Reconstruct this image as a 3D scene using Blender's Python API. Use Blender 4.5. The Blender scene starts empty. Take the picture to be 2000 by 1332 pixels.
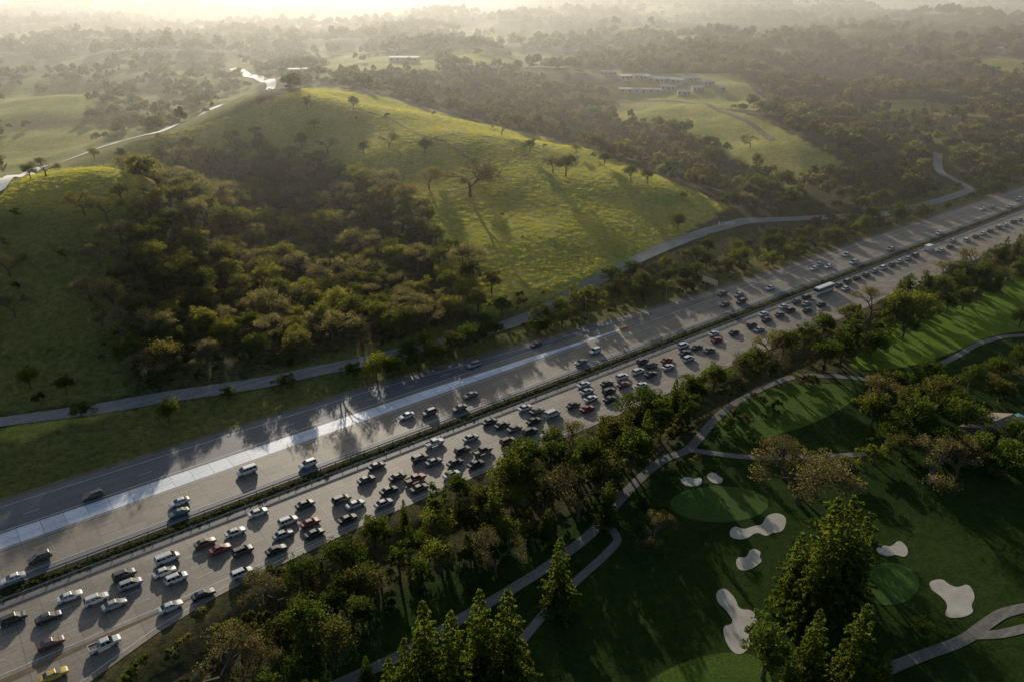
import bpy, math, random
import numpy as np
from mathutils import Vector
from mathutils.geometry import delaunay_2d_cdt
random.seed(7); rng=np.random.default_rng(7)
R=math.radians
F=1555.0; HC=110.0; P=R(25); cP,sP=math.cos(P),math.sin(P)
scene=bpy.context.scene; C=scene.collection
SUN_EL=14.0; SUN_AZ=-14.0   # degrees left of the view

# ------------------------------------------------------------ helpers
def sst(a,b,x):
    t=np.clip((x-a)/(b-a),0,1); return t*t*(3-2*t)
def unp(u,v,z=0.0):
    dx=u-1000.0; dy=v-666.0
    dn=F*sP+dy*cP; fw=F*cP-dy*sP
    k=(HC-z)/dn
    return k*dx,k*fw
def proj(x,y,z):
    dep=y*cP-(z-HC)*sP; dn=-y*sP-(z-HC)*cP
    dep=np.where(dep>1,dep,1)
    return 1000+F*x/dep, 666+F*dn/dep, dep
def inpoly(u,v,poly):
    u=np.asarray(u,float); v=np.asarray(v,float); c=np.zeros(u.shape,bool)
    n=len(poly); j=n-1
    for i in range(n):
        xi,yi=poly[i]; xj,yj=poly[j]
        if yi!=yj:
            c^=((yi>v)!=(yj>v))&(u<(xj-xi)*(v-yi)/(yj-yi)+xi)
        j=i
    return c

# ------------------------------------------------------------ terrain height
CP=[(0,825,4),(180,800,4),(500,750,3),(720,705,3),(1000,632,2),(1080,598,3),(1200,530,5),(1320,475,5),(1420,440,4),(1510,430,3),(1650,425,2),(1800,400,2),(1890,370,2),
(1420,412,8),(1300,375,14),(1130,292,22),(1000,262,26),(870,228,31),(760,205,35),(620,175,38),
(1200,420,12),(1000,500,9),(920,580,5),(1000,400,16),(1100,350,18),(900,330,24),(850,420,16),(870,520,8),
(540,235,38),(430,240,36),(300,270,29),(220,300,22),
(400,315,17),(550,335,17),(700,330,23),(700,420,11),(550,420,8),(450,520,7),
(500,600,4),(600,680,3),(300,650,8),(700,620,4),(800,580,4),(760,500,7),
(0,368,38),(100,340,42),(200,335,41),(285,352,33),
(-60,390,37),(20,390,37),(100,367,39),(200,380,36),(-60,440,31),(20,435,32),(130,435,32),(220,450,27),(20,511,24),(130,511,24),(215,520,20),(20,595,16),(130,595,16),(220,600,13),(50,680,9),(150,680,9),(50,740,5),(180,740,5),(300,740,4),
(0,345,14),(150,308,14),(220,283,16),(300,262,20),(390,232,23),(430,212,24),(490,195,25),(530,172,26),(515,158,26),(480,145,25),(455,135,24),
(50,250,15),(150,230,16),(250,200,18),(0,200,18),(100,150,20),(300,180,20),
(600,140,36),(750,130,36),(900,135,32),(1100,150,27),(1300,160,25),
(1150,250,9),(1300,300,7),(1400,350,4),(1200,205,13),(1250,220,17),(1450,250,18),(1620,310,13),(1650,345,6),(1450,330,8),(1560,375,4),(1700,385,3),
(1700,250,12),(1900,200,16),(2000,250,13),(1850,300,7),(2000,330,4),(1600,150,20),(1900,120,27),(2000,100,32),
(1400,110,30),(1000,100,26),(500,100,28),(100,90,26)]
cxy=[];cz=[]
for u,v,z in CP:
    x,y=unp(u,v,z); cxy.append((x,y)); cz.append(z)
for x,y,z in [(-600,300,18),(-350,250,14),(-300,150,6),(-700,800,22),(700,550,10),(900,900,26),(-900,1300,28),(900,1300,36),(0,1300,30),(-250,60,3),(-500,60,6),(1200,700,14)]:
    cxy.append((x,y)); cz.append(z)
cxy=np.array(cxy)/100.0; cz=np.array(cz,float); NC=len(cz)
def U(r2): return np.where(r2>1e-12,0.5*r2*np.log(np.maximum(r2,1e-12)),0)
d2=((cxy[:,None]-cxy[None])**2).sum(-1)
A=np.zeros((NC+3,NC+3)); A[:NC,:NC]=U(d2)+np.eye(NC)*0.01
A[:NC,NC]=1; A[:NC,NC+1:]=cxy; A[NC,:NC]=1; A[NC+1:,:NC]=cxy.T
wts=np.linalg.solve(A,np.concatenate([cz,np.zeros(3)]))
def tps(x,y):
    x=np.asarray(x,float)/100; y=np.asarray(y,float)/100; sh=x.shape
    x=x.ravel(); y=y.ravel(); out=np.empty(x.size)
    for i in range(0,x.size,20000):
        a=x[i:i+20000]; b=y[i:i+20000]
        r2=(a[:,None]-cxy[None,:,0])**2+(b[:,None]-cxy[None,:,1])**2
        out[i:i+20000]=U(r2)@wts[:NC]+wts[NC]+wts[NC+1]*a+wts[NC+2]*b
    return out.reshape(sh)
_r=np.random.default_rng(3)
_an=_r.uniform(0,6.28,12); _ph=_r.uniform(0,6.28,12)
def und(x,y,L,k=0):
    o=0
    for i in range(5):
        a=_an[(i+k)%12]; l=L*(0.7+0.22*i)
        o=o+np.sin((x*math.cos(a)+y*math.sin(a))*6.283/l+_ph[(i+2*k)%12])
    return o/5
def n_med(s): return 154.7+0.0145*np.clip(s,-200,1500)
def up_off(s): return np.interp(s,[-200,0,85,151,230,480],[35,34.5,32.5,26.5,21,19])
def lo_off(s): return np.interp(s,[-120,-20,1,13,28,60],[62,40,33,28.5,25.2,23.4])
def sn(x,y): return .8*x+.6*y, -.6*x+.8*y
def xy(s,d):
    n=n_med(s)+d; return .8*s-.6*n, .6*s+.8*n
RFAR=[(430,212,24),(490,195,25),(530,172,26),(515,158,26),(480,145,25),(455,135,24)]
RFXY=[unp(*q) for q in RFAR]
BFAR=[unp(*q) for q in [(1272,158,25),(1348,161,25),(790,122,35),(1255,182,22),(1050,155,27)]]
def Hf(x,y):
    x=np.asarray(x,float); y=np.asarray(y,float)
    s,n=sn(x,y); d=n-n_med(s)
    T=np.clip(tps(x,y),0.5,60)
    r=np.hypot(x,y)
    far=30+26*und(x,y,560,1)+ (r/1000.)*14*und(x,y,1500,4)+sst(3500,7000,r)*260
    w=sst(950,1450,r); T=T*(1-w)+far*w
    o=d-up_off(s)
    calm=1.0
    for a,b in RFXY+BFAR: calm=calm*(1-np.exp(-((x-a)**2+(y-b)**2)/3600.))
    T=T+sst(20,70,o)*(3.0*und(x,y,82,2)+0.3*und(x,y,27,5))+sst(40,120,o)*(1-sst(450,600,r))*2.2*und(x,y,140,6)+calm*sst(520,760,r)*sst(40,120,o)*14*und(x,y,200,8)
    hi=sst(5,30,o)*np.maximum(T,0)
    q=-d-lo_off(s)
    lo=-sst(3,12,q)*2.2+sst(14,60,q)*(0.7*und(x,y,110,3)-0.3)
    return np.where(d>0,hi,lo)
def H1(x,y): return float(Hf(np.array([x]),np.array([y]))[0])
_t=np.concatenate([np.arange(60,700,1.5),np.arange(700,3000,8)])
def at(u,v,off=0.0):
    x0,y0=unp(u,v,HC-1.0)
    L=math.sqrt(x0*x0+y0*y0+1); dx,dy,dz=x0/L,y0/L,-1/L
    X=dx*_t;Y=dy*_t;Z=HC+dz*_t
    g=Hf(X,Y)+off-Z
    k=int(np.argmax(g>0))
    if g[k]<=0: k=len(_t)-1
    if k>0:
        f=-g[k-1]/(g[k]-g[k-1]+1e-9); t=_t[k-1]+(_t[k]-_t[k-1])*min(max(f,0),1)
    else: t=_t[0]
    x=dx*t;y=dy*t
    return Vector((x,y,H1(x,y)))

# ------------------------------------------------------------ materials
def newmat(name):
    m=bpy.data.materials.new(name); m.use_nodes=True
    nt=m.node_tree; nt.nodes.clear(); return m,nt,nt.nodes,nt.links
def out(nt,sock):
    o=nt.nodes.new('ShaderNodeOutputMaterial'); nt.links.new(sock,o.inputs['Surface']); return o
def ramp(nt,fac,stops):
    r=nt.nodes.new('ShaderNodeValToRGB'); nt.links.new(fac,r.inputs[0])
    e=r.color_ramp.elements
    e[0].position=stops[0][0]; e[0].color=(*stops[0][1],1)
    e[1].position=stops[-1][0]; e[1].color=(*stops[-1][1],1)
    for p,c in stops[1:-1]:
        q=e.new(p); q.color=(*c,1)
    return r.outputs[0]
def noise(nt,scale,coord='Object',detail=4,rough=.6):
    tc=nt.nodes.new('ShaderNodeTexCoord'); n=nt.nodes.new('ShaderNodeTexNoise')
    n.inputs['Scale'].default_value=scale; n.inputs['Detail'].default_value=detail; n.inputs['Roughness'].default_value=rough
    nt.links.new(tc.outputs[coord],n.inputs['Vector']); return n.outputs[0]
def mix(nt,fac,a,b,mode='MIX'):
    m=nt.nodes.new('ShaderNodeMix'); m.data_type='RGBA'; m.blend_type=mode
    for i,val in ((0,fac),(6,a),(7,b)):
        if isinstance(val,(int,float)): m.inputs[i].default_value=val
        elif isinstance(val,tuple): m.inputs[i].default_value=(*val,1) if len(val)==3 else val
        else: nt.links.new(val,m.inputs[i])
    return m.outputs[2]
def math_(nt,op,a,b=None):
    m=nt.nodes.new('ShaderNodeMath'); m.operation=op
    for i,val in enumerate((a,b)):
        if val is None: continue
        if isinstance(val,(int,float)): m.inputs[i].default_value=val
        else: nt.links.new(val,m.inputs[i])
    return m.outputs[0]
def bump(nt,h,strength,dist):
    b=nt.nodes.new('ShaderNodeBump'); b.inputs['Strength'].default_value=strength; b.inputs['Distance'].default_value=dist
    nt.links.new(h,b.inputs['Height']); return b.outputs[0]
def principled(nt,col,rough=.7,metal=0,spec=.5,normal=None):
    p=nt.nodes.new('ShaderNodeBsdfPrincipled')
    if isinstance(col,tuple): p.inputs['Base Color'].default_value=(*col,1)
    else: nt.links.new(col,p.inputs['Base Color'])
    p.inputs['Roughness'].default_value=rough; p.inputs['Metallic'].default_value=metal
    p.inputs['Specular IOR Level'].default_value=spec
    if normal is not None: nt.links.new(normal,p.inputs['Normal'])
    return p.outputs[0]
def flat(name,col,rough=.6,metal=0,spec=.5,nz=.25,ns=1.5):
    m,nt,N,L=newmat(name)
    f=noise(nt,ns); c=ramp(nt,f,[(.25,tuple(x*(1-nz) for x in col)),(.75,tuple(min(1,x*(1+nz)) for x in col))])
    out(nt,principled(nt,c,rough,metal,spec)); return m
def obj_paint(name):
    m,nt,N,L=newmat(name)
    oi=N.new('ShaderNodeObjectInfo'); f=noise(nt,2.5)
    c=mix(nt,math_(nt,'MULTIPLY',f,.35),oi.outputs['Color'],(.12,.11,.09))
    p=N.new('ShaderNodeBsdfPrincipled'); L.new(c,p.inputs['Base Color']); p.inputs['Roughness'].default_value=.32
    p.inputs['Coat Weight'].default_value=.6; p.inputs['Coat Roughness'].default_value=.08
    out(nt,p.outputs[0]); return m
def foliage(name,mode='object',trans=.5):
    m,nt,N,L=newmat(name)
    oi=N.new('ShaderNodeObjectInfo')
    f=noise(nt,.45,'Object',3)
    if mode=='object': base=oi.outputs['Color']
    else:
        base=ramp(nt,oi.outputs['Random'],[(0,(.04,.055,.025)),(.3,(.06,.076,.034)),(.5,(.085,.093,.045)),(.68,(.11,.10,.072)),(.82,(.15,.148,.065)),(.92,(.125,.112,.082)),(1,(.045,.06,.025))])
    c=mix(nt,1.0,base,ramp(nt,f,[(.3,(.5,.55,.5)),(.7,(1.5,1.45,1.25))]),'MULTIPLY')
    d=N.new('ShaderNodeBsdfDiffuse'); t=N.new('ShaderNodeBsdfTranslucent'); L.new(c,d.inputs[0])
    c2=mix(nt,1.0,c,(2.4,2.35,1.05),'MULTIPLY'); L.new(c2,t.inputs[0])
    x=N.new('ShaderNodeMixShader'); x.inputs[0].default_value=trans; L.new(d.outputs[0],x.inputs[1]); L.new(t.outputs[0],x.inputs[2])
    out(nt,x.outputs[0]); return m
M={}
M['paint']=obj_paint('car_paint')
M['glass']=flat('car_glass',(.015,.018,.022),.08,0,.8,.1)
M['tyre']=flat('tyre_rubber',(.02,.02,.02),.85)
M['rim']=flat('rim_metal',(.4,.4,.42),.35,.8)
M['lamp']=flat('headlight_lens',(.7,.7,.68),.15)
M['tail']=flat('tail_light_lens',(.45,.02,.015),.2)
M['trim']=flat('black_trim',(.03,.03,.03),.6)
M['white']=flat('white_panel',(.75,.75,.73),.45,0,.5,.06)
M['foliage']=foliage('leaves'); M['foliage_far']=foliage('leaves_mixed','random',.45)
M['bark']=flat('bark',(.11,.085,.06),.9,0,.2,.35,6)
M['steel']=flat('galvanised_steel',(.33,.34,.35),.45,.6)
M['beige']=flat('sign_back',(.7,.58,.4),.5)
M['orange']=flat('orange_paint',(.75,.25,.03),.5)
M['marking']=flat('road_marking_white',(.62,.62,.58),.6,0,.4,.3,.8)
M['roof_pale']=flat('pale_roof',(.62,.6,.56),.8,0,.2)
M['wall_cream']=flat('cream_wall',(.42,.37,.3),.8)
M['roof_brown']=flat('brown_roof',(.22,.165,.13),.8,0,.3,.3,3)
M['teal']=flat('teal_canvas',(.07,.22,.22),.6)
M['window']=flat('window_glass',(.03,.04,.05),.1)
M['sand']=flat('bunker_sand',(.5,.46,.39),.9,0,.1,.22,.35)

def road_mat(name,light,dark,joints=True,rough=.55,spec=.5):
    m,nt,N,L=newmat(name)
    tc=N.new('ShaderNodeTexCoord'); mp=N.new('ShaderNodeMapping'); mp.inputs['Rotation'].default_value=(0,0,-math.atan2(.6,.8)-.0145)
    L.new(tc.outputs['Object'],mp.inputs[0]); sx=N.new('ShaderNodeSeparateXYZ'); L.new(mp.outputs[0],sx.inputs[0])
    big=noise(nt,.06,'Object',5); fine=noise(nt,1.3,'Object',5,.7)
    st=N.new('ShaderNodeTexNoise'); st.inputs['Scale'].default_value=1; st.inputs['Detail'].default_value=4
    m2=N.new('ShaderNodeMapping'); m2.inputs['Scale'].default_value=(.02,1.1,1); L.new(mp.outputs[0],m2.inputs[0]); L.new(m2.outputs[0],st.inputs['Vector'])
    c=mix(nt,ramp(nt,big,[(.35,(0,0,0)),(.65,(1,1,1))]),dark,light)
    c=mix(nt,ramp(nt,st.outputs[0],[(.42,(0,0,0)),(.62,(.55,.55,.55))]),c,tuple(x*.6 for x in dark))
    c=mix(nt,.35,c,ramp(nt,fine,[(.3,tuple(x*.5 for x in dark)),(.7,tuple(x*1.3 for x in light))]))
    if joints:
        fr=math_(nt,'FRACT',math_(nt,'DIVIDE',sx.outputs[0],4.6)); j=math_(nt,'LESS_THAN',fr,.05)
        c=mix(nt,math_(nt,'MULTIPLY',j,.35),c,(.05,.05,.05))
        fl=math_(nt,'FLOOR',math_(nt,'DIVIDE',sx.outputs[0],4.6)); fn=math_(nt,'FLOOR',math_(nt,'DIVIDE',sx.outputs[1],3.6))
        cb=N.new('ShaderNodeCombineXYZ'); L.new(fl,cb.inputs[0]); L.new(fn,cb.inputs[1]); wn=N.new('ShaderNodeTexWhiteNoise'); L.new(cb.outputs[0],wn.inputs['Vector'])
        c=mix(nt,1.0,c,ramp(nt,wn.outputs['Value'],[(0,(.82,.82,.84)),(1,(1.12,1.12,1.1))]),'MULTIPLY')
    out(nt,principled(nt,c,rough,0,spec,bump(nt,fine,.25,.03))); return m
M['concrete']=road_mat('old_concrete_pavement',(.32,.265,.205),(.21,.18,.145),True,.62,.4)
M['asphalt']=road_mat('asphalt',(.16,.165,.18),(.115,.12,.13),False,.65,.4)
M['strip']=road_mat('new_pale_concrete',(.88,.93,1.0),(.74,.79,.88),True,.55,.45)
M['path']=road_mat('cart_path_concrete',(.27,.25,.22),(.17,.155,.135),False,.85,.15)
M['lane_road']=road_mat('country_road_asphalt',(.34,.32,.3),(.24,.23,.22),False,.75,.3)
M['hill_road']=road_mat('road_painted_sunlight',(.7,.68,.64),(.55,.53,.5),False,.55,.5)  # paler road copy for the hill, sunlight put into its base colour
M['dirt']=flat('dirt_track',(.2,.155,.1),.95,0,.1,.3,.3)

def grass_mat(name,a,b,scale=.25,b2=1.):
    m,nt,N,L=newmat(name)
    f=noise(nt,scale,'Object',6,.7); g=noise(nt,1.6,'Object',6,.8)
    c=mix(nt,ramp(nt,f,[(.35,(0,0,0)),(.65,(1,1,1))]),a,b)
    c=mix(nt,1.0,c,ramp(nt,g,[(.3,(.6,.6,.6)),(.7,(1.4,1.4,1.3))]),'MULTIPLY')
    out(nt,principled(nt,c,.9,0,.1,bump(nt,g,1.0,.9*b2))); return m
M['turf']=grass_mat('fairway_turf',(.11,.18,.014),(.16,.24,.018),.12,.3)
M['turf2']=grass_mat('fairway_turf_painted_shade',(.055,.105,.012),(.085,.145,.016),.12,.3)  # darker copy of the fairway turf, tree shade put into its colour
M['green']=grass_mat('putting_green',(.045,.10,.018),(.06,.12,.022),.3,.1)
M['verge']=grass_mat('verge_grass',(.04,.05,.02),(.07,.065,.03))

m,nt,N,L=newmat('terrain_ground')
va=N.new('ShaderNodeVertexColor'); va.layer_name='zone'; sp=N.new('ShaderNodeSeparateColor'); L.new(va.outputs[0],sp.inputs[0])
f1=noise(nt,.035,'Object',6,.65); f2=noise(nt,.5,'Object',6,.75); f3=noise(nt,2.2,'Object',5,.8)
meadow=mix(nt,ramp(nt,f1,[(.38,(0,0,0)),(.62,(1,1,1))]),(.26,.30,.06),(.50,.43,.12))
wood_and_shade=mix(nt,ramp(nt,f2,[(.35,(0,0,0)),(.65,(1,1,1))]),(.05,.052,.026),(.12,.105,.055))
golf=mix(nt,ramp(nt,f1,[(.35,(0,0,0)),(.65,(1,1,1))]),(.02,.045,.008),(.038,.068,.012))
c=mix(nt,sp.outputs[1],meadow,wood_and_shade); c=mix(nt,sp.outputs[0],c,golf)
c=mix(nt,1.0,c,ramp(nt,f2,[(.3,(.6,.62,.6)),(.7,(1.35,1.3,1.2))]),'MULTIPLY')
c=mix(nt,1.0,c,ramp(nt,f3,[(.3,(.65,.65,.65)),(.7,(1.35,1.35,1.3))]),'MULTIPLY')
hh=math_(nt,'ADD',math_(nt,'MULTIPLY',f2,.6),math_(nt,'MULTIPLY',f3,.6))
out(nt,principled(nt,c,.95,0,.05,bump(nt,hh,1.0,.6))); M['terrain']=m

# ------------------------------------------------------------ mesh builder
class MB:
    def __init__(s): s.v=[];s.f=[];s.m=[]
    def add(s,vs,fs,mi=0):
        b=len(s.v); s.v+=[tuple(p) for p in vs]; s.f+=[tuple(b+i for i in f) for f in fs]; s.m+=[mi]*len(fs)
    def box(s,x0,x1,y0,y1,z0,z1,mi=0,taper=0):
        t=taper
        s.add([(x0,y0,z0),(x1,y0,z0),(x1,y1,z0),(x0,y1,z0),(x0+t,y0+t,z1),(x1-t,y0+t,z1),(x1-t,y1-t,z1),(x0+t,y1-t,z1)],
              [(3,2,1,0),(4,5,6,7),(0,1,5,4),(1,2,6,5),(2,3,7,6),(3,0,4,7)],mi)
    def loft(s,st,mi=0):
        vs=[]
        for x,zb,zt,hw in st:
            h=zt-zb
            ring=[(x,hw*.88,zb),(x,hw,zb+.22*h),(x,hw,zb+.62*h),(x,hw*.94,zt-.08*h),(x,hw*.8,zt),(x,-hw*.8,zt),(x,-hw*.94,zt-.08*h),(x,-hw,zb+.62*h),(x,-hw,zb+.22*h),(x,-hw*.88,zb)]
            vs+=ring
        k=10; fs=[]
        for i in range(len(st)-1):
            for j in range(k):
                a=i*k+j;b=i*k+(j+1)%k; fs.append((a,b,b+k,a+k))
        fs.append(tuple(range(k-1,-1,-1))); fs.append(tuple((len(st)-1)*k+j for j in range(k)))
        s.add(vs,fs,mi)
    def frustum(s,b,t,mi=0,cap=True):
        s.add([(b[0],-b[2],b[3]),(b[1],-b[2],b[3]),(b[1],b[2],b[3]),(b[0],b[2],b[3]),(t[0],-t[2],t[3]),(t[1],-t[2],t[3]),(t[1],t[2],t[3]),(t[0],t[2],t[3])],
              [(0,1,5,4),(1,2,6,5),(2,3,7,6),(3,0,4,7)]+([(4,5,6,7),(3,2,1,0)] if cap else []),mi)
    def cyl(s,p0,p1,r0,r1,n=8,mi=0):
        p0=Vector(p0);p1=Vector(p1); d=(p1-p0).normalized()
        a=d.orthogonal().normalized(); b=d.cross(a)
        vs=[];
        for p,r in ((p0,r0),(p1,r1)):
            for i in range(n):
                t=2*math.pi*i/n; vs.append(p+(a*math.cos(t)+b*math.sin(t))*r)
        fs=[(i,(i+1)%n,n+(i+1)%n,n+i) for i in range(n)]+[tuple(range(n-1,-1,-1)),tuple(range(n,2*n))]
        s.add(vs,fs,mi)
    def mesh(s,name,mats):
        me=bpy.data.meshes.new(name); me.from_pydata(s.v,[],s.f)
        for m_ in mats: me.materials.append(m_)
        me.polygons.foreach_set('material_index',s.m); me.update(); return me
def link(name,me,parent=None,loc=None,color=None):
    o=bpy.data.objects.new(name,me); C.objects.link(o)
    if parent is not None: o.parent=parent
    if loc is not None: o.location=loc
    if color: o.color=(*color,1)
    return o
def tag(o,label=None,cat=None,group=None,kind=None):
    if label: o['label']=label
    if cat: o['category']=cat
    if group: o['group']=group
    if kind: o['kind']=kind
    return o
def empty(name,loc,rz=0,sc=1):
    o=bpy.data.objects.new(name,None); C.objects.link(o); o.location=loc; o.rotation_euler=(0,0,rz); o.scale=(sc,sc,sc) if not isinstance(sc,tuple) else sc
    o.empty_display_size=.5; return o
def npmesh(name,v,f,mats):
    me=bpy.data.meshes.new(name); v=np.asarray(v,np.float32); f=np.asarray(f,np.int32)
    k=f.shape[1]
    me.vertices.add(len(v)); me.vertices.foreach_set('co',v.ravel())
    me.loops.add(f.size); me.loops.foreach_set('vertex_index',f.ravel())
    me.polygons.add(len(f)); me.polygons.foreach_set('loop_start',np.arange(0,f.size,k,dtype=np.int32)); me.polygons.foreach_set('loop_total',np.full(len(f),k,np.int32))
    for m_ in mats: me.materials.append(m_)
    me.update(calc_edges=True); return me

# ------------------------------------------------------------ regions given as photo outlines
MEADOWS=[[(190,330),(300,268),(430,235),(540,190),(620,165),(760,190),(870,222),(1000,255),(1130,286),(1300,350),(1425,405),(1330,462),(1200,522),(1085,594),(950,618),(900,590),(860,520),(840,420),(790,385),(680,335),(560,305),(430,300),(280,332)],
[(-400,370),(0,365),(100,330),(200,325),(288,350),(262,400),(235,560),(240,700),(250,770),(0,810),(-400,830)],
[(1180,188),(1260,182),(1480,228),(1650,318),(1560,372),(1470,340),(1400,285),(1300,245),(1200,235)],
[(0,190),(180,178),(170,230),(0,250)],[(0,262),(260,236),(160,292),(0,330)],
[(870,98),(1130,105),(1100,132),(900,132)],[(1000,138),(1210,138),(1240,178),(1050,170)],[(1780,250),(1900,280),(1940,320),(1880,310)],
[(620,110),(850,105),(860,140),(640,145)],[(1200,145),(1440,145),(1520,220),(1300,205),(1190,190)],
[(0,830),(700,712),(900,650),(700,770),(0,985)]]
CLEARP=[[(395,245),(440,185),(540,155),(565,175),(540,205),(440,240)],[(1815,430),(1815,300),(1850,290),(1860,330),(1910,350),(1915,400)],[(0,390),(0,330),(230,270),(300,262),(200,330),(60,370)]]
def inclear(u,v):
    r=np.zeros(np.shape(u),bool)
    for p in CLEARP: r|=inpoly(u,v,p)
    return r
def inmead(u,v):
    r=np.zeros(np.shape(u),bool)
    for p in MEADOWS: r|=inpoly(u,v,p)
    return r
def smooth_line(pts,step):
    pts=[Vector(p) for p in pts]; res=[]
    P_=[pts[0]*2-pts[1]]+pts+[pts[-1]*2-pts[-2]]
    for i in range(1,len(P_)-2):
        a,b,c_,d=P_[i-1:i+3]; n=max(2,int((c_-b).length/step))
        for k in range(n):
            t=k/n; res.append(.5*((2*b)+(-a+c_)*t+(2*a-5*b+4*c_-d)*t*t+(-a+3*b-3*c_+d)*t**3))
    res.append(pts[-1]); return res
def ribbon(name,pts,w,zoff,mat,step=2.5,cross=None,kind='structure'):
    L_=smooth_line([Vector((p[0],p[1])) for p in pts],step)
    cr=cross or max(2,int(w/1.6)+1)
    X=[];Y=[]
    for i,p in enumerate(L_):
        t=(L_[min(i+1,len(L_)-1)]-L_[max(i-1,0)]).normalized(); nn=Vector((-t.y,t.x))
        for j in range(cr+1):
            q=p+nn*(j/cr-.5)*w; X.append(q.x);Y.append(q.y)
    X=np.array(X);Y=np.array(Y); Z=Hf(X,Y)+zoff; k=cr+1
    fs=[(i*k+j+1,i*k+j,(i+1)*k+j,(i+1)*k+j+1) for i in range(len(L_)-1) for j in range(cr)]
    o=link(name,npmesh(name,np.stack([X,Y,Z],1),fs,[mat])); tag(o,kind=kind); return o,L_
# ------------------------------------------------------------ terrain sheet
def axis(lo,a,b,hi,step,g=1.07):
    l=[];x=a;st=step
    while x>lo: st*=g; x-=st; l.append(x)
    l=l[::-1]+list(np.arange(a,b,step)); x=l[-1]; st=step
    while x<hi: st*=g; x+=st; l.append(x)
    return np.array(l)
gx=axis(-9000,-330,480,9000,3.0,1.055); gy=axis(-1200,70,640,12000,3.0,1.045)
GX,GY=np.meshgrid(gx,gy); GZ=Hf(GX,GY)
s_,n_=sn(GX,GY); d_=n_-n_med(s_)
nx_,ny_=len(gx),len(gy)
idx=np.arange(nx_*ny_).reshape(ny_,nx_)
fq=np.stack([idx[:-1,:-1],idx[:-1,1:],idx[1:,1:],idx[1:,:-1]],-1).reshape(-1,4)
me=npmesh('ground',np.stack([GX.ravel(),GY.ravel(),GZ.ravel()],1),fq,[M['terrain']])
me.shade_smooth()
pu,pv,dep=proj(GX,GY,GZ)
mead=inmead(pu,pv).astype(float)
rr=np.hypot(GX,GY)
CLR=lambda x,y: und(x,y,150,7)>.45
mead=np.where((rr>620)&CLR(GX,GY),.8,mead)
mead=np.where(rr>1100,(und(GX,GY,420,6)>.4)*1.0,mead)
mead=np.where((pu<500)&(pv<370)&(pv>110)&(rr<1100),np.maximum(mead,.6),mead)
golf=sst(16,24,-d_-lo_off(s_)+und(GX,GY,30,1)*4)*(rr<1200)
wood_and_shade=1-mead
wood_and_shade=np.where(inpoly(pu,pv,MEADOWS[1]),.05+.62*sst(385,440,pv),wood_and_shade)  # left knob: shade painted in woods-floor colour below the lit crest
verge=(d_>0)&(d_<up_off(s_)+22); wood_and_shade=np.where(verge,.72,wood_and_shade)
col=np.ones((nx_*ny_,4),np.float32); col[:,0]=golf.ravel(); col[:,1]=(wood_and_shade*.95).ravel(); col[:,2]=0
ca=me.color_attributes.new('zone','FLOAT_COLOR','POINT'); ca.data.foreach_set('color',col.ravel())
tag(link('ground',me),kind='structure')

# ------------------------------------------------------------ highway
def band(name,s0,s1,fa,fb,z,mat,step=6,cross=4):
    S=np.arange(s0,s1+.01,step); vs=[];fs=[]
    for s in S:
        a=fa(s);b=fb(s)
        for j in range(cross+1):
            x,y=xy(s,a+(b-a)*j/cross); vs.append((x,y,z))
    k=cross+1
    for i in range(len(S)-1):
        for j in range(cross): fs.append((i*k+j+1,i*k+j,(i+1)*k+j,(i+1)*k+j+1))
    return vs,fs
def bandobj(name,*a,**k):
    mat=a[5]
    v,f=band(name,*a,**k); o=link(name,npmesh(name,v,f,[mat])); tag(o,kind='structure'); return o
S0,S1=-220,1100
bandobj('highway_pavement',S0,S1,lambda s:-23.4,lambda s:float(min(up_off(s)-.2,22+0*s)) if s<180 else float(up_off(s)-.2),.06,M['concrete'])
bandobj('ramp_pavement',S0,182,lambda s:float(np.interp(s,[150,182],[21.6,20.6])),lambda s:float(up_off(s)),.066,M['asphalt'])
bandobj('merge_lane_pavement',S0,62,lambda s:-float(lo_off(s)),lambda s:-22.0,.066,M['concrete'])
bandobj('gore_dirt_strip',-200,26,lambda s:float(np.interp(s,[-60,26],[-26.5,-23.2])),lambda s:-22.9,.075,M['dirt'])
bandobj('pale_concrete_strip',S0,178,lambda s:float(np.interp(s,[0,60,178],[15.9,16.2,16.4])),lambda s:float(np.interp(s,[0,100,178],[21.6,20.6,17.0])),.072,M['strip'])
bandobj('highway_shoulder',S0,S1,lambda s:float(up_off(s)),lambda s:float(up_off(s))+1.6,.05,M['dirt'])
bandobj('inner_shoulder',S0,S1,lambda s:-3.5,lambda s:4.3,.068,M['asphalt'])
o=bandobj('median',S0,S1,lambda s:-2.1,lambda s:2.1,.12,M['verge'])
mk=MB()
def line(d0,s0,s1,w=.16,dash=None,taperf=None):
    s=s0
    while s<s1:
        e=min(s+(dash[0] if dash else 6),s1)
        df=(taperf or (lambda q:d0))
        a0,a1=df(s),df(e)
        pts=[xy(s,a0-w/2),xy(e,a1-w/2),xy(e,a1+w/2),xy(s,a0+w/2)]
        mk.add([(p[0],p[1],.082) for p in pts],[(0,1,2,3)])
        s=e+(dash[1] if dash else 0)
for d0 in (-3.75,-21.9,4.6): line(d0,S0,S1)
for d0 in (-7.4,-11.0,-14.6,-18.2,8.25,11.9): line(d0,S0,700,.14,(3.2,9))
line(0,S0,150,.22,None,lambda q:22.3-.0*q); line(0,S0,700,.18,None,lambda q:15.4)
line(0,178,700,.16,None,lambda q:float(up_off(q))-2.4)
line(0,S0,120,.16,(3.2,9),lambda q:float(26.4-np.interp(q,[60,120],[0,1.5])))
line(0,S0,170,.18,None,lambda q:float(up_off(q))-2.2)
line(0,S0,50,.18,None,lambda q:-float(lo_off(q))+1.4)
line(0,178,260,.16,(3.2,9),lambda q:15.5)
tag(link('road_markings',mk.mesh('road_markings',[M['marking']])),kind='structure')

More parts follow.
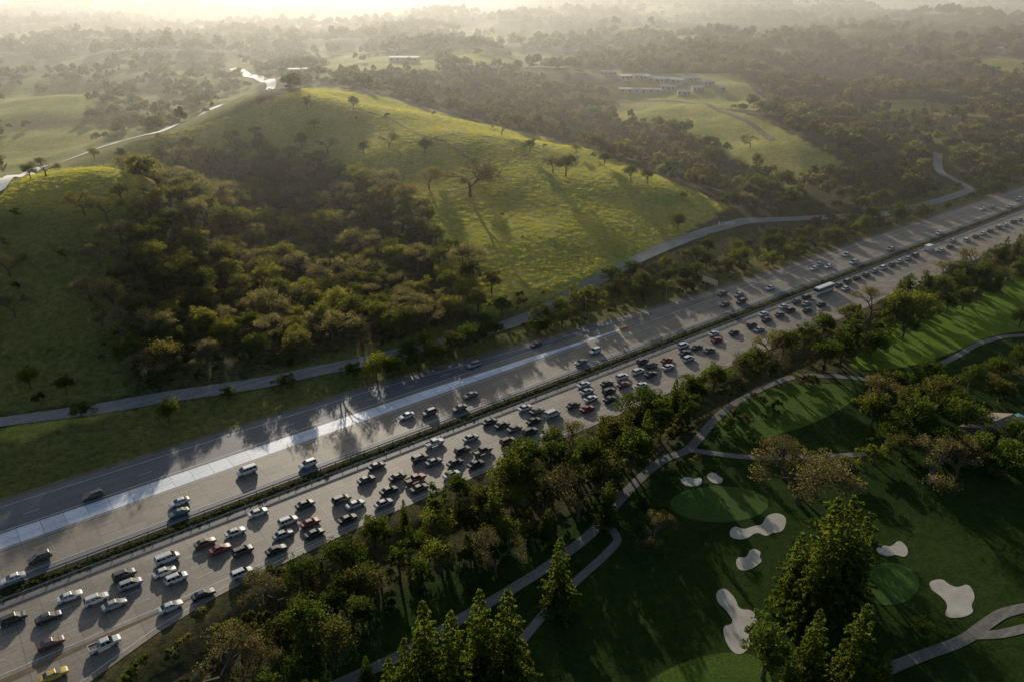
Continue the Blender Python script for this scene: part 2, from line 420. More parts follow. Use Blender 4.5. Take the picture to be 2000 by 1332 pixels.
# ------------------------------------------------------------ other roads and paths
front=[at(*p) for p in [(-150,850),(0,825),(180,800),(330,775),(500,750),(620,725),(720,705),(860,672),(1000,632),(1080,598),(1200,530),(1320,475),(1420,442),(1510,430),(1620,425),(1720,420),(1800,402),(1860,385),(1893,370),(1860,350),(1835,335),(1832,300)]]
FR,FRL=ribbon('frontage_road',front,5.0,.22,M['lane_road'])
left=[at(*p) for p in [(-60,385),(0,360),(60,338),(150,308),(220,283),(300,262)]]+[Vector((*unp(390,232,23),0))]+[Vector((a,b,0)) for a,b in RFXY]
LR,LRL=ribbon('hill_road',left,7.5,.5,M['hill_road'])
trk=[at(*p) for p in [(835,268),(880,285),(940,330),(985,350)]]; ribbon('dirt_track',trk,1.8,.15,M['dirt'])
trk3=[at(*p) for p in [(700,215),(760,232),(835,268),(900,262),(990,275)]]; ribbon('dirt_track',trk3,1.3,.16,M['dirt'])
trk2=[at(*p) for p in [(1190,200),(1330,200),(1400,215),(1470,245),(1510,275)]]; ribbon('gravel_track',trk2,4,.3,M['dirt'])
PX=[[(1700,742),(1640,735),(1560,735),(1500,752),(1440,785),(1400,815),(1370,850),(1340,880),(1300,895),(1260,925),(1220,965),(1190,1000),(1150,1045),(1080,1098),(1000,1150),(900,1208),(780,1280),(640,1345)],
[(1345,878),(1400,886),(1460,892),(1540,893),(1640,890)],
[(1010,1262),(1040,1225),(1080,1180),(1130,1130),(1180,1085),(1206,1055),(1196,1035),(1185,1010)],
[(2010,655),(1960,658),(1910,672),(1870,695),(1840,710)],
[(1725,1310),(1800,1280),(1880,1250),(1930,1215),(1965,1195),(2020,1183)],[(1900,1240),(1950,1238),(2020,1222)],
[(1640,890),(1700,885)]]
PTHL=[]; PATH0=None
for p,w in zip(PX,[2.5,2.2,1.9,2.1,2.3,2.0,2.0]):
    o,l=ribbon('cart_path',[at(*q) for q in p],w,.07,M['path'],1.8,3); PTHL+=l
    if PATH0 is None: PATH0=l
PTH=np.array([(q.x,q.y) for q in PTHL])
ROADPTS=np.array([(q.x,q.y) for q in FRL+LRL])
_ps=[sn(q.x,q.y) for q in PATH0]; _ps=sorted((a,b-float(n_med(a))) for a,b in _ps); PS=np.array([a for a,b in _ps]); PD=np.array([b for a,b in _ps])
# ------------------------------------------------------------ golf surfaces
def chaikin(p,n=2):
    for _ in range(n):
        q=[]
        for i in range(len(p)):
            a=p[i];b=p[(i+1)%len(p)]
            q+=[(a[0]*.75+b[0]*.25,a[1]*.75+b[1]*.25),(a[0]*.25+b[0]*.75,a[1]*.25+b[1]*.75)]
        p=q
    return p
def sheet(name,px,mat,zoff,sp=2.5):
    px=chaikin(px,2); pts=[at(u,v) for u,v in px]; pl=[(p.x,p.y) for p in pts]
    xs=[p[0] for p in pl]; ys=[p[1] for p in pl]
    ax=np.arange(min(xs),max(xs),sp); ay=np.arange(min(ys),max(ys),sp)
    XX,YY=np.meshgrid(ax,ay); ins=inpoly(XX.ravel(),YY.ravel(),pl)
    g=list(zip(XX.ravel()[ins],YY.ravel()[ins]))
    vs=[Vector(p) for p in pl]+[Vector(p) for p in g]
    n=len(pl); r=delaunay_2d_cdt(vs,[],[list(range(n))],1,1e-4)
    X=np.array([p.x for p in r[0]]);Y=np.array([p.y for p in r[0]]); Z=Hf(X,Y)+zoff
    V3=np.stack([X,Y,Z],1)
    F3=[tuple(f) for f in r[2] if len(f)==3]
    F3=[f if ((V3[f[1]][0]-V3[f[0]][0])*(V3[f[2]][1]-V3[f[0]][1])-(V3[f[1]][1]-V3[f[0]][1])*(V3[f[2]][0]-V3[f[0]][0]))>0 else f[::-1] for f in F3]
    o=link(name,npmesh(name,V3,F3,[mat])); tag(o,kind='structure')
    return pl
def ell(cx,cy,rx,ry,n=16): return [(cx+rx*math.cos(t*6.283/n),cy+ry*math.sin(t*6.283/n)) for t in range(n)]
sheet('fairway',[(1650,722),(1680,680),(1760,620),(1850,580),(1930,545),(2060,505),(2060,640),(1930,655),(1860,690),(1760,722)],M['turf'],.03)
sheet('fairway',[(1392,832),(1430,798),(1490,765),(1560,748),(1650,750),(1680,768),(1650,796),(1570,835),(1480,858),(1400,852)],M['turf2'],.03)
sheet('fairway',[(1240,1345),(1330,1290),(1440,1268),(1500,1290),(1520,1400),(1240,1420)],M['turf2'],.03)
sheet('putting_green',ell(1405,984,98,36),M['green'],.045)
sheet('putting_green',ell(1735,1140,62,42),M['green'],.045)
BUNK=[[(1328,935),(1345,930),(1358,936),(1370,930),(1372,946),(1350,951),(1332,945)],[(1378,926),(1395,921),(1404,930),(1413,934),(1408,945),(1388,942)],
[(1425,1035),(1436,1026),(1452,1034),(1470,1027),(1490,1024),(1496,1006),(1520,1000),(1538,1012),(1530,1038),(1508,1040),(1497,1048),(1478,1038),(1462,1050),(1445,1054),(1426,1049)],
[(1436,1098),(1442,1086),(1458,1090),(1466,1069),(1487,1076),(1483,1088),(1490,1096),(1465,1113),(1443,1114)],
[(1398,1155),(1415,1146),(1437,1168),(1443,1190),(1472,1190),(1481,1220),(1460,1235),(1467,1262),(1445,1281),(1423,1267),(1408,1222),(1435,1218),(1420,1192),(1400,1175)],
[(1710,1070),(1728,1064),(1740,1068),(1757,1052),(1775,1072),(1770,1089),(1748,1082),(1735,1087),(1713,1079)],
[(1813,1135),(1840,1129),(1852,1140),(1870,1148),(1892,1138),(1906,1165),(1896,1182),(1903,1197),(1870,1208),(1843,1203),(1853,1180),(1833,1160),(1818,1151)]]
for b in BUNK: sheet('bunker_sand',b,M['sand'],.06,1.2)

# ------------------------------------------------------------ tree meshes
def cloud(cent,rad,per,leaf,squash=.8,rg=rng):
    cent=np.asarray(cent,float); rad=np.asarray(rad,float); K=len(cent)
    d=rg.normal(size=(K,per,3)); d/=np.linalg.norm(d,axis=2,keepdims=True)
    r=rad[:,None,None]*(.55+.5*rg.random((K,per,1)))
    p=cent[:,None]+d*r*np.array([1,1,squash])
    nn=d+.9*rg.normal(size=d.shape); nn/=np.linalg.norm(nn,axis=2,keepdims=True)
    a=np.cross(nn,rg.normal(size=d.shape)); a/=np.linalg.norm(a,axis=2,keepdims=True); b=np.cross(nn,a)
    sz=leaf*(.6+.7*rg.random((K,per,1)))
    q=np.stack([p-a*sz-b*sz*.55,p+a*sz-b*sz*.55,p+a*sz*.8+b*sz*.6,p-a*sz*.7+b*sz*.6],2).reshape(-1,3)
    return q,np.arange(len(q)).reshape(-1,4)
def limb_tubes(mb,segs):
    for p0,p1,r0,r1 in segs: mb.cyl(p0,p1,r0,r1,6)
def broad(seed,K=60,per=80,leaf=.15,rx=4.2,zc=6.0,rz=3.8,sparse=0):
    rg=np.random.default_rng(seed)
    d=rg.normal(size=(K,3)); d/=np.linalg.norm(d,axis=1,keepdims=True); d[:,2]=np.where(d[:,2]<-.55,-d[:,2],d[:,2])
    lob=.76+.34*np.sin(d[:,0]*3+seed)*np.cos(d[:,1]*4+seed*2)+.15*rg.normal(size=K)
    r=lob*(.5+.5*rg.random(K)**.5)
    c=np.stack([d[:,0]*rx*r,d[:,1]*rx*r,zc+d[:,2]*rz*r],1)
    rad=rx*(.18+.17*rg.random(K))
    v,f=cloud(c,rad,per,leaf,.75,rg)
    crown=npmesh('crown',v,f,[M['foliage']])
    mb=MB(); segs=[((0,0,-.8),(0.1,0,2.2),.32,.24),((.1,0,2.2),(0,.1,5),.24,.13)]
    for i in range(7):
        t=c[rg.integers(0,K)]; h=2+rg.random()*2; segs.append(((0.05,0,h),tuple(np.array([0,0,h])*.3+t*.7),.13,.05))
    limb_tubes(mb,segs); return crown,mb.mesh('trunk',[M['bark']])
def bare(seed):
    rg=np.random.default_rng(seed); mb=MB(); tips=[]
    def rec(p,d,l,r,n):
        q=p+d*l; mb.cyl(p,q,r,r*.65,5 if n>1 else 4)
        if n<=2: tips.append(q)
        if n==0: return
        for k in range(3 if n>1 else 2):
            e=Vector((d.x+rg.normal()*.55,d.y+rg.normal()*.55,d.z*.8+rg.normal()*.25+.12)).normalized(); rec(q,e,l*.74,r*.6,n-1)
    rec(Vector((0,0,-.8)),Vector((0,0,1)),3.0,.36,5)
    c=np.array([tuple(t) for t in tips]); c=c[c[:,2]>1.5]
    k=rg.permutation(len(c))[:130]; c=c[k]
    v,f=cloud(c,np.full(len(c),.8),30,.085,.8,rg)
    s=10.0/max(c[:,2].max()+.5,1)
    crown=npmesh('crown',v*s,f,[M['foliage']])
    mb.v=[(a*s,b*s,g*s) for a,b,g in mb.v]; return crown,mb.mesh('trunk',[M['bark']])
def conifer(seed,rmax=2.3,levels=26,per=18,leaf=.12,pw=.75):
    rg=np.random.default_rng(seed); c=[];rad=[]
    for i in range(levels):
        t=i/(levels-1); z=1.0+t*8.9; rr=rmax*(1-t)**pw*(.66+.5*rg.random())+.07
        nb=int(4+6*(1-t)); a0=rg.random()*6.28
        for b in range(nb):
            a=a0+b*6.283/nb+rg.normal()*.2; l=rr*(.6+.55*rg.random()); m_=max(1,int(l/.4))
            for k in range(m_):
                q=(k+1)/m_; c.append((math.cos(a)*l*q,math.sin(a)*l*q,z-.3*l*q+.2*q*q)); rad.append(.16+.2*(1-q)+.08*rg.random())
    c=np.array(c); v,f=cloud(c,np.array(rad),per,leaf,.5,rg)
    crown=npmesh('crown',v,f,[M['foliage']]); mb=MB(); mb.cyl((0,0,-.8),(0,0,5),.2,.12,7); mb.cyl((0,0,5),(0,0,9.9),.12,.02,6)
    return crown,mb.mesh('trunk',[M['bark']])
TB=[broad(11),broad(12,K=66,rx=4.6,rz=3.4,zc=6.2),broad(13,K=54,rx=3.5,rz=4.3,zc=5.4),broad(14,K=54,rx=4.0,rz=4.0,zc=5.6),broad(15,K=74,rx=4.4,rz=4.3,zc=5.3),broad(16,K=44,rx=4.4,rz=3.6,zc=5.9,per=70)]
TC=[conifer(21),conifer(22,2.6,25,18,.125,.72),conifer(23,2.0,27,16,.115,.8)]
TP=[broad(31,K=44,rx=2.6,rz=4.6,zc=5.2,per=80),broad(32,K=48,rx=3.0,rz=4.4,zc=5.4,per=75)]
TD=[bare(41),bare(42),bare(43)]
TS=[broad(51,K=26,rx=4.8,rz=3.8,zc=4.0,per=80,leaf=.22)]
KIND={'b':TB,'c':TC,'p':TP,'d':TD,'s':TS}
def colr(kind):
    if kind=='c': base=(.08,.10,.03)
    elif kind=='p': base=(.062,.08,.027)
    elif kind=='d': base=(.105,.092,.068)
    else: base=random.choice([(.042,.058,.021),(.052,.07,.024),(.065,.085,.028),(.095,.108,.034),(.072,.074,.037)])
    k=random.uniform(.85,1.2); return tuple(b*k for b in base)
LOOK={'b':'round','c':'conifer','p':'tall loose','d':'bare','s':'low bushy'}
CAT={'b':'tree','c':'conifer','p':'pine tree','d':'bare tree','s':'shrub'}
NAM={'b':'leafy_tree','c':'conifer_tree','p':'pine_tree','d':'bare_oak_tree','s':'shrub'}
def tree(pos,h,kind,label,group,color=None,wide=1.0):
    cr,tr=random.choice(KIND[kind]); s=h/10.0*(1.0 if kind!='s' else 1.25)
    o=empty(NAM[kind],pos,random.uniform(0,6.28),(s*wide*random.uniform(.9,1.1),s*wide*random.uniform(.9,1.1),s))
    tag(o,label,CAT[kind],group)
    link('trunk',tr,o); link('crown',cr,o,color=color or colr(kind)); return o
def cname(c):
    g=c[1]/max(c[0],1e-3)
    if g<1.0: return 'brown'
    if c[1]>.1: return 'yellow-green'
    if c[1]<.07: return 'dark green'
    return 'olive green'
def ordn(i):
    if 10<=i%100<=20: return f'{i}th'
    return f"{i}{ {1:'st',2:'nd',3:'rd'}.get(i%10,'th')}"
def sampler(cands,dmin,exist=None):
    acc=[] ; grid={}
    def ok(x,y,dm):
        gx_,gy_=int(x//12),int(y//12)
        for i in range(gx_-1,gx_+2):
            for j in range(gy_-1,gy_+2):
                for a,b in grid.get((i,j),()):
                    if (a-x)**2+(b-y)**2<dm*dm: return False
        return True
    if exist is not None:
        for a,b in exist: grid.setdefault((int(a//12),int(b//12)),[]).append((a,b))
    for x,y in cands:
        dm=dmin(x,y) if callable(dmin) else dmin
        if ok(x,y,dm): acc.append((x,y)); grid.setdefault((int(x//12),int(y//12)),[]).append((x,y))
    return acc
def far_from(pts,x,y,r): return np.min((pts[:,0]-x)**2+(pts[:,1]-y)**2)>r*r
ALL=[]   # xy of every individual tree
GT=[(720,1350,8,'c','small pointed conifer at the bottom edge left of the tall cluster'),
(800,1400,17,'c','slender conifer at the left side of the tall foreground conifer cluster'),
(838,1375,22,'c','tall yellow-green conifer, leftmost spire of the foreground cluster'),
(888,1385,21,'c','second spire of the foreground conifer cluster, leaning over the cart path'),
(940,1340,21,'c','brownish conifer between the foreground spires'),
(992,1360,23,'c','tall conifer with the highest tip, right end of the foreground cluster'),
(770,1420,15,'c','conifer spire cut by the bottom edge left of the foreground cluster'),
(1090,1195,17.5,'c','lone broad conifer standing beside the narrow cart path'),
(1185,1030,12,'c','lone slim conifer where the cart paths meet below the highway belt'),
(1275,1062,7,'d','small bare tree left of the putting green'),
(1560,985,15,'d','big nearly bare oak above the long bunker'),(1530,935,10,'d','bare oak just behind the big one above the long bunker'),
(1590,965,10,'d','bare oak at the right of the big bare oak above the bunkers'),
(1540,1190,18,'c','conifer at the left edge of the central golf course grove'),(1590,1205,27,'c','tallest conifer of the central golf course grove'),(1622,1190,26,'c','second tallest conifer of the central golf course grove'),
(1655,1185,21,'c','conifer on the right flank of the golf course grove'),(1565,1235,19,'c','conifer at the front foot of the golf course grove'),(1635,1130,18,'p','dark loose tree behind the golf course grove'),(1605,1150,18,'c','conifer half hidden inside the golf course grove'),
(1490,1325,13,'p','loose dark tree beside the long curved bunker at the bottom'),(1570,1350,18,'c','pointed conifer at the bottom between two darker trees'),
(1650,1370,21,'c','tall conifer at the bottom right of the grove, nearest the camera'),(1535,1390,14,'c','conifer cut by the bottom edge right of the lowest bunker'),(1715,1365,11,'c','small conifer at the bottom beside the lower right cart path'),
(1800,1240,4,'s','low dark bush left of the right-hand bunker'),
(1700,835,11,'b','round dark tree at the left of the shaded golf woods'),(1735,815,12,'d','brown bare oak over the small path bend'),(1755,775,9,'b','leafy tree where the top cart path enters the woods'),
(1790,855,12,'b','dark tree in the middle of the shaded golf woods'),(1705,905,6,'s','wide low shrub under the shaded golf woods'),(1880,855,12,'b','tall yellow-green tree in front of the brown-roofed house'),(1815,945,11,'d','bare brown oak below the golf woods'),
(1865,935,10,'d','second bare brown oak below the golf woods'),(1905,905,10,'b','dark round tree below the brown-roofed house'),(1960,930,11,'b','dark tree below the house at the right edge'),(2000,890,9,'b','dark tree beside the house at the right edge'),(1935,892,9.5,'b','leafy tree directly in front of the brown-roofed house'),(1975,872,8.5,'b','leafy tree in front of the teal canopy'),(1975,770,9,'d','bare tree behind the brown-roofed house'),
(1830,790,10,'b','dark tree behind the shaded golf woods'),(1890,760,9,'b','dark tree above the brown-roofed house'),(1945,745,9,'b','dark tree at the lower side of the right-hand cart path'),(1990,720,8,'b','tree at the right edge under the right-hand cart path'),
(1990,640,8,'b','round tree at the right edge beside the sunlit fairway'),(1650,930,6,'s','shrub between the big bare oak and the woods'),(1760,900,8,'b','small round tree inside the shaded golf woods'),(1850,900,9,'b','round dark tree between the two bare brown oaks'),(1740,870,9,'b','dark round tree filling the left of the shaded woods'),(1955,790,8,'b','dark round tree between the house and the cart path'),(1775,815,11,'b','dark tree in the upper row of the shaded golf woods'),(1810,760,9,'b','tree at the top edge of the shaded golf woods'),(1725,770,9,'b','dark tree right of the end of the top cart path'),(1860,820,10,'b','dark tree left of the brown-roofed house'),
(545,1265,7,'s','round bright bush standing apart below the highway'),(450,1262,6,'s','round bush left of the bright bush below the highway'),(435,1345,10,'d','brown bare tree at the bottom edge below the highway'),(255,1330,3,'s','tiny round bush at the bottom left verge'),
(500,1335,7,'d','brown twiggy tree cut by the bottom edge beside the brown bare tree')]
for u,v,h,k,l in GT:
    p=at(u,v); c=colr(k)
    tree(p,h,k,l,'golf course trees',c,1.2 if k=='d' else (.95 if k=='c' else 1.15)); ALL.append((p.x,p.y))
KEEP=[(740,1165),(1070,1165),(1070,1440),(680,1440)]
KEEP2=[(1345,555),(1425,540),(1430,640),(1345,640)]
def belt(cands,dm,group,where,kinds,hf,excl=6.5,limit=999):
    acc=[]
    cs=[c for c in cands if far_from(PTH,c[0],c[1],3.6) ]
    acc=sampler(cs,dm,ALL)[:limit]
    items=[]
    for x,y in acc:
        z=H1(x,y); u,v,_=proj(x,y,z)
        if u<-80 or u>2080 or v>1480 or inpoly(u,v,KEEP) or inpoly(u,v,KEEP2) or inclear(np.array([u]),np.array([v]))[0]: continue
        items.append((float(u),float(v),x,y,z))
    items.sort()
    for i,(u,v,x,y,z) in enumerate(items):
        k=random.choice(kinds); h=hf(x,y,k); c=colr(k)
        tree((x,y,z),h,k,f'{cname(c)} {LOOK[k]} tree, {ordn(i+1)} from left {where}',group,c,random.uniform(1.0,1.25) if k!='c' else 1.0); ALL.append((x,y))
    return len(items)
c_=[]
for _ in range(12000):
    s=random.uniform(24,640); near=lo_off(s)+np.interp(s,[20,60,150,260,640],[8,6.5,6.5,5,3.5])
    deep=np.interp(s,[0,30,60,110,140,190,240,300,620],[22,30,36,34,30,20,15,15,22])
    d=-(near+random.random()**1.1*deep)
    if 60<s<PS[-1] and d<float(np.interp(s,PS,PD))+3.5: continue
    x,y=xy(s,d); c_.append((float(x),float(y)))
def belt_h(x,y,k):
    s,n=sn(x,y); q=-(n-float(n_med(s)))-float(lo_off(s))
    base=random.uniform(7,11) if s<80 else random.uniform(8.5,14.5)
    return min(base,7.5+.55*q)      # lower trees along the shoulder
nb=belt(c_,lambda x,y: 4.3+ .010*y if .8*x+.6*y<225 else 7.5,'roadside trees below the highway','in the belt below the jam','bbbbbpppcbd',belt_h,limit=250)
c_=[]
for _ in range(2500):
    s=random.uniform(150,560); x,y=xy(s,float(up_off(s))+random.uniform(3.5,26)); 
    if far_from(ROADPTS,x,y,5.5):
        u,v,_d=proj(x,y,H1(x,y))
        if u>930 and not inpoly(u,v,MEADOWS[0]): c_.append((float(x),float(y)))
nb2=belt(c_,lambda x,y:5.6+.006*y,'trees between highway and frontage road','in the strip beside the frontage road','bbbbbs',lambda x,y,k: random.uniform(6,9.5),limit=75)
for u,v,h,k,l in [(735,740,8,'b','yellow-green tree beside the frontage road left of the ramp'),(770,728,5,'s','orange-brown bush beside the frontage road'),(945,645,6,'b','bushy tree at the bend of the frontage road'),(980,620,8,'b','dark round oak at the foot of the grassy hill'),(960,655,5,'s','bright bush below the dark round oak'),
 (830,690,8,'b','dark tree at the ramp side of the frontage road'),(330,825,7,'b','lone dark tree on the shaded verge at left'),(160,815,5,'s','bush beside the frontage road at far left'),(690,735,5,'s','low shrub under the frontage road'),(865,700,6,'s','shrub between ramp and frontage road'),
 (800,712,8,'b','dark tree hiding the frontage road, left of the ramp shrub'),(845,712,8,'b','bushy tree in front of the hidden part of the frontage road'),(885,697,9,'b','tree in front of the frontage road right of the ramp shrub'),(912,688,9,'b','tree nearest the left of the frontage road bend'),(765,735,7,'b','small tree above the ramp start'),(935,676,8,'b','leafy tree just under the frontage road bend'),(965,662,7,'b','olive tree under the middle of the frontage road bend'),(815,722,7,'b','leafy tree second in the row hiding the frontage road'),(560,758,5,'s','shrub at the lower edge of the frontage road above the pale strip'),(450,778,4,'s','small shrub on the lower edge of the frontage road at left'),
 (1035,298,7,'b','lone round oak on the crest of the grassy hill'),(1125,302,6,'b','second lone oak on the hill crest'),(1180,325,8,'b','dark oak on the falling crest of the hill'),(1232,355,9,'b','wide dark oak behind the crest of the hill'),(1265,360,8,'b','dark oak right of the wide oak on the crest'),
 (1324,448,7.5,'b','lone round oak at the foot of the hill beside the frontage road'),(1335,388,4,'s','small bush on the lower crest'),(918,385,16,'d','large bare oak standing alone on the grassy slope'),(925,335,7,'b','small oak above the large bare oak'),(790,405,12,'d','brown-gold tree at the left edge of the grassy slope'),
 (838,370,10,'d','bare tree beside the brown-gold tree'),(690,215,8,'b','pointed dark tree at the top of the ridge'),(600,215,8,'b','dark tree under the sun glare on the ridge'),(615,255,7,'b','round tree below the ridge top'),(660,165,8,'b','dark tree on the ridge skyline'),(505,300,9,'b','pale tree on the shaded ridge slope'),(1465,290,8,'d','bare tree in the sunlit right-hand meadow'),(500,275,7,'d','bare tree on the upper ridge slope'),
 (1105,345,11,'b','wide olive tree on the upper slope near the crest'),(1080,338,9,'d','pale bare tree left of the wide olive tree near the crest'),(980,265,8,'d','bare tree on the crest skyline'),(760,290,8,'d','bare brown tree below the ridge'),(710,300,6,'b','small dark tree below the ridge'),(90,345,7,'d','bare tree on top of the left knob'),(60,350,6,'b','dark tree on top of the left knob'),(185,312,6,'b','yellow tree between the left knob and the hill road'),(165,420,9,'d','bare tree on the shaded left slope'),(20,540,8,'d','bare tree at the left edge of the shaded slope'),(60,760,7,'b','dark tree low on the shaded left slope'),(130,770,6,'b','dark bush-like tree low on the left slope, right of its twin'),
 (210,430,9,'d','bare brown tree at the upper left border of the hollow'),(238,395,8,'b','olive tree just under the crest of the left knob'),(195,520,8,'d','bare tree left of the wooded hollow'),(200,640,8,'b','dark tree low at the left border of the hollow'),(30,620,7,'d','bare tree low at the left edge of the slope'),
 (640,300,9,'d','bare tree high above the hollow under the ridge'),(590,290,8,'b','dark round tree above the hollow under the ridge'),(450,285,8,'d','bare tree on the ridge left of the glare'),(370,290,7,'b','round tree on the left ridge'),(830,300,8,'b','small round tree on the upper left of the grassy slope')]:
    p=at(u,v); c=(.15,.16,.03) if ('yellow' in l or 'bright' in l) else ((.14,.105,.05) if 'orange' in l or 'gold' in l else colr(k))
    tree(p,h,k,l,'single trees of the hill side',c,1.3 if 'large' in l else 1.15); ALL.append((p.x,p.y))
HOL=[(250,400),(330,335),(420,312),(560,318),(680,345),(790,400),(845,460),(880,545),(935,625),(880,662),(740,698),(600,722),(430,745),(290,768),(235,720),(225,600)]
c_=[]
for _ in range(26000):
    x=random.uniform(-240,20); y=random.uniform(190,460)
    c_.append((x,y))
ax_=np.array(c_); u_,v_,_d=proj(ax_[:,0],ax_[:,1],Hf(ax_[:,0],ax_[:,1])); jj=und(ax_[:,0],ax_[:,1],34,9)*60+rng.normal(0,22,len(ax_)); ii=inpoly(u_+jj,v_+jj*.3,HOL)
c_=[c for c,k in zip(c_,ii) if k and far_from(ROADPTS,c[0],c[1],7)]
items=[]
for x,y in sampler(c_,lambda x,y:7.6,ALL)[:240]:
    z=H1(x,y); u,v,_=proj(x,y,z); items.append((float(v),float(u),x,y,z))
items.sort(reverse=True); rows=[items[i:i+15] for i in range(0,len(items),15)]
for ri,row in enumerate(rows):
    row.sort(key=lambda q:q[1])
    for i,(v,u,x,y,z) in enumerate(row):
        k=random.choice('bbbdbbd'); c=random.choice([(.135,.135,.05),(.17,.162,.06),(.085,.098,.04),(.068,.082,.034),(.11,.115,.05),(.12,.11,.06)]) if k!='d' else (.175,.155,.12)
        tree((x,y,z),random.uniform(7,12.5),k,f'{cname(c)} {LOOK[k]} tree, {ordn(i+1)} from left in row {ri+1} up the hollow','trees of the wooded hollow',c,1.25); ALL.append((x,y))
print('TREES',len(ALL),'belt',nb,nb2,'hollow',len(items))

# ------------------------------------------------------------ scattered stuff (geometry nodes)
def far_mesh(seed,K,per,leaf,rx,zc,rz):
    rg=np.random.default_rng(seed)
    d=rg.normal(size=(K,3)); d/=np.linalg.norm(d,axis=1,keepdims=True); d[:,2]=np.abs(d[:,2])*1.2-.35
    r=.5+.5*rg.random(K); c=np.stack([d[:,0]*rx*r,d[:,1]*rx*r,zc+d[:,2]*rz*r],1)
    v,f=cloud(c,rx*(.26+.16*rg.random(K)),per,leaf,.8,rg); return npmesh('far_crown',v,f,[M['foliage_far']])
fars=[far_mesh(61,20,40,.38,4.6,4.6,3.6),far_mesh(62,22,40,.38,5.0,4.2,3.2),far_mesh(63,18,40,.36,3.8,5.0,4.4),far_mesh(64,16,36,.36,2.6,5.5,5.0)]
def tuft_mesh(seed,n=26,h=.55,w=.05,spread=.5):
    rg=np.random.default_rng(seed); v=[];f=[]
    for i in range(n):
        a=rg.random()*6.28; r=spread*rg.random()**.5; x,y=r*math.cos(a),r*math.sin(a); b=rg.random()*6.28; hh=h*(.5+.6*rg.random()); lx,ly=rg.normal(size=2)*.1
        dx,dy=math.cos(b)*w,math.sin(b)*w; k=len(v)
        v+=[(x-dx,y-dy,-.05),(x+dx,y+dy,-.05),(x+lx+dx*.3,y+ly+dy*.3,hh),(x+lx-dx*.3,y+ly-dy*.3,hh)]; f.append((k,k+1,k+2,k+3))
    return npmesh('tuft',v,f,[M['tuft']])
m,nt,N,L=newmat('grass_blades'); oi=N.new('ShaderNodeObjectInfo')
c=ramp(nt,oi.outputs['Random'],[(0,(.29,.32,.065)),(.5,(.39,.37,.09)),(.85,(.50,.43,.13)),(1,(.25,.29,.06))])
d=N.new('ShaderNodeBsdfDiffuse'); t=N.new('ShaderNodeBsdfTranslucent'); L.new(c,d.inputs[0]); L.new(mix(nt,1.,c,(1.7,1.65,.85),'MULTIPLY'),t.inputs[0]); x=N.new('ShaderNodeMixShader'); x.inputs[0].default_value=.55; L.new(d.outputs[0],x.inputs[1]); L.new(t.outputs[0],x.inputs[2]); out(nt,x.outputs[0]); M['tuft']=m
tufts=[tuft_mesh(71,40,.2,.08,1.3),tuft_mesh(72,46,.16,.08,1.4),tuft_mesh(73,34,.28,.07,1.0)]
def scatter(name,pts,scl,protos,label,cat):
    pts=np.asarray(pts,np.float32); n=len(pts)
    me=bpy.data.meshes.new(name); me.vertices.add(n); me.vertices.foreach_set('co',pts.ravel())
    for nm,tp,val in (('scl','FLOAT',np.asarray(scl,np.float32)),('rz','FLOAT',rng.uniform(0,6.28,n).astype(np.float32)),('pick','INT',rng.integers(0,len(protos),n).astype(np.int32))):
        a=me.attributes.new(nm,tp,'POINT'); a.data.foreach_set('value',val)
    o=link(name,me); tag(o,label,cat,kind='stuff')
    g=bpy.data.node_groups.new(name,'GeometryNodeTree'); g.interface.new_socket('Geometry',in_out='INPUT',socket_type='NodeSocketGeometry'); g.interface.new_socket('Geometry',in_out='OUTPUT',socket_type='NodeSocketGeometry')
    N=g.nodes;L=g.links; gi=N.new('NodeGroupInput');go=N.new('NodeGroupOutput'); col=bpy.data.collections.new(name+'_forms')
    for i,pm in enumerate(protos):
        po=bpy.data.objects.new(f'{name}_form_{i}',pm); col.objects.link(po)
    ci=N.new('GeometryNodeCollectionInfo'); ci.inputs['Collection'].default_value=col; ci.inputs['Separate Children'].default_value=True; ci.inputs['Reset Children'].default_value=True
    ip=N.new('GeometryNodeInstanceOnPoints'); L.new(gi.outputs[0],ip.inputs['Points']); L.new(ci.outputs[0],ip.inputs['Instance']); ip.inputs['Pick Instance'].default_value=True
    def na(nm,tp):
        q=N.new('GeometryNodeInputNamedAttribute'); q.data_type=tp; q.inputs['Name'].default_value=nm; return q.outputs[0]
    L.new(na('pick','INT'),ip.inputs['Instance Index'])
    cb=N.new('ShaderNodeCombineXYZ'); L.new(na('rz','FLOAT'),cb.inputs[2]); L.new(cb.outputs[0],ip.inputs['Rotation'])
    L.new(na('scl','FLOAT'),ip.inputs['Scale']); L.new(ip.outputs[0],go.inputs[0])
    md=o.modifiers.new('scatter','NODES'); md.node_group=g; return o
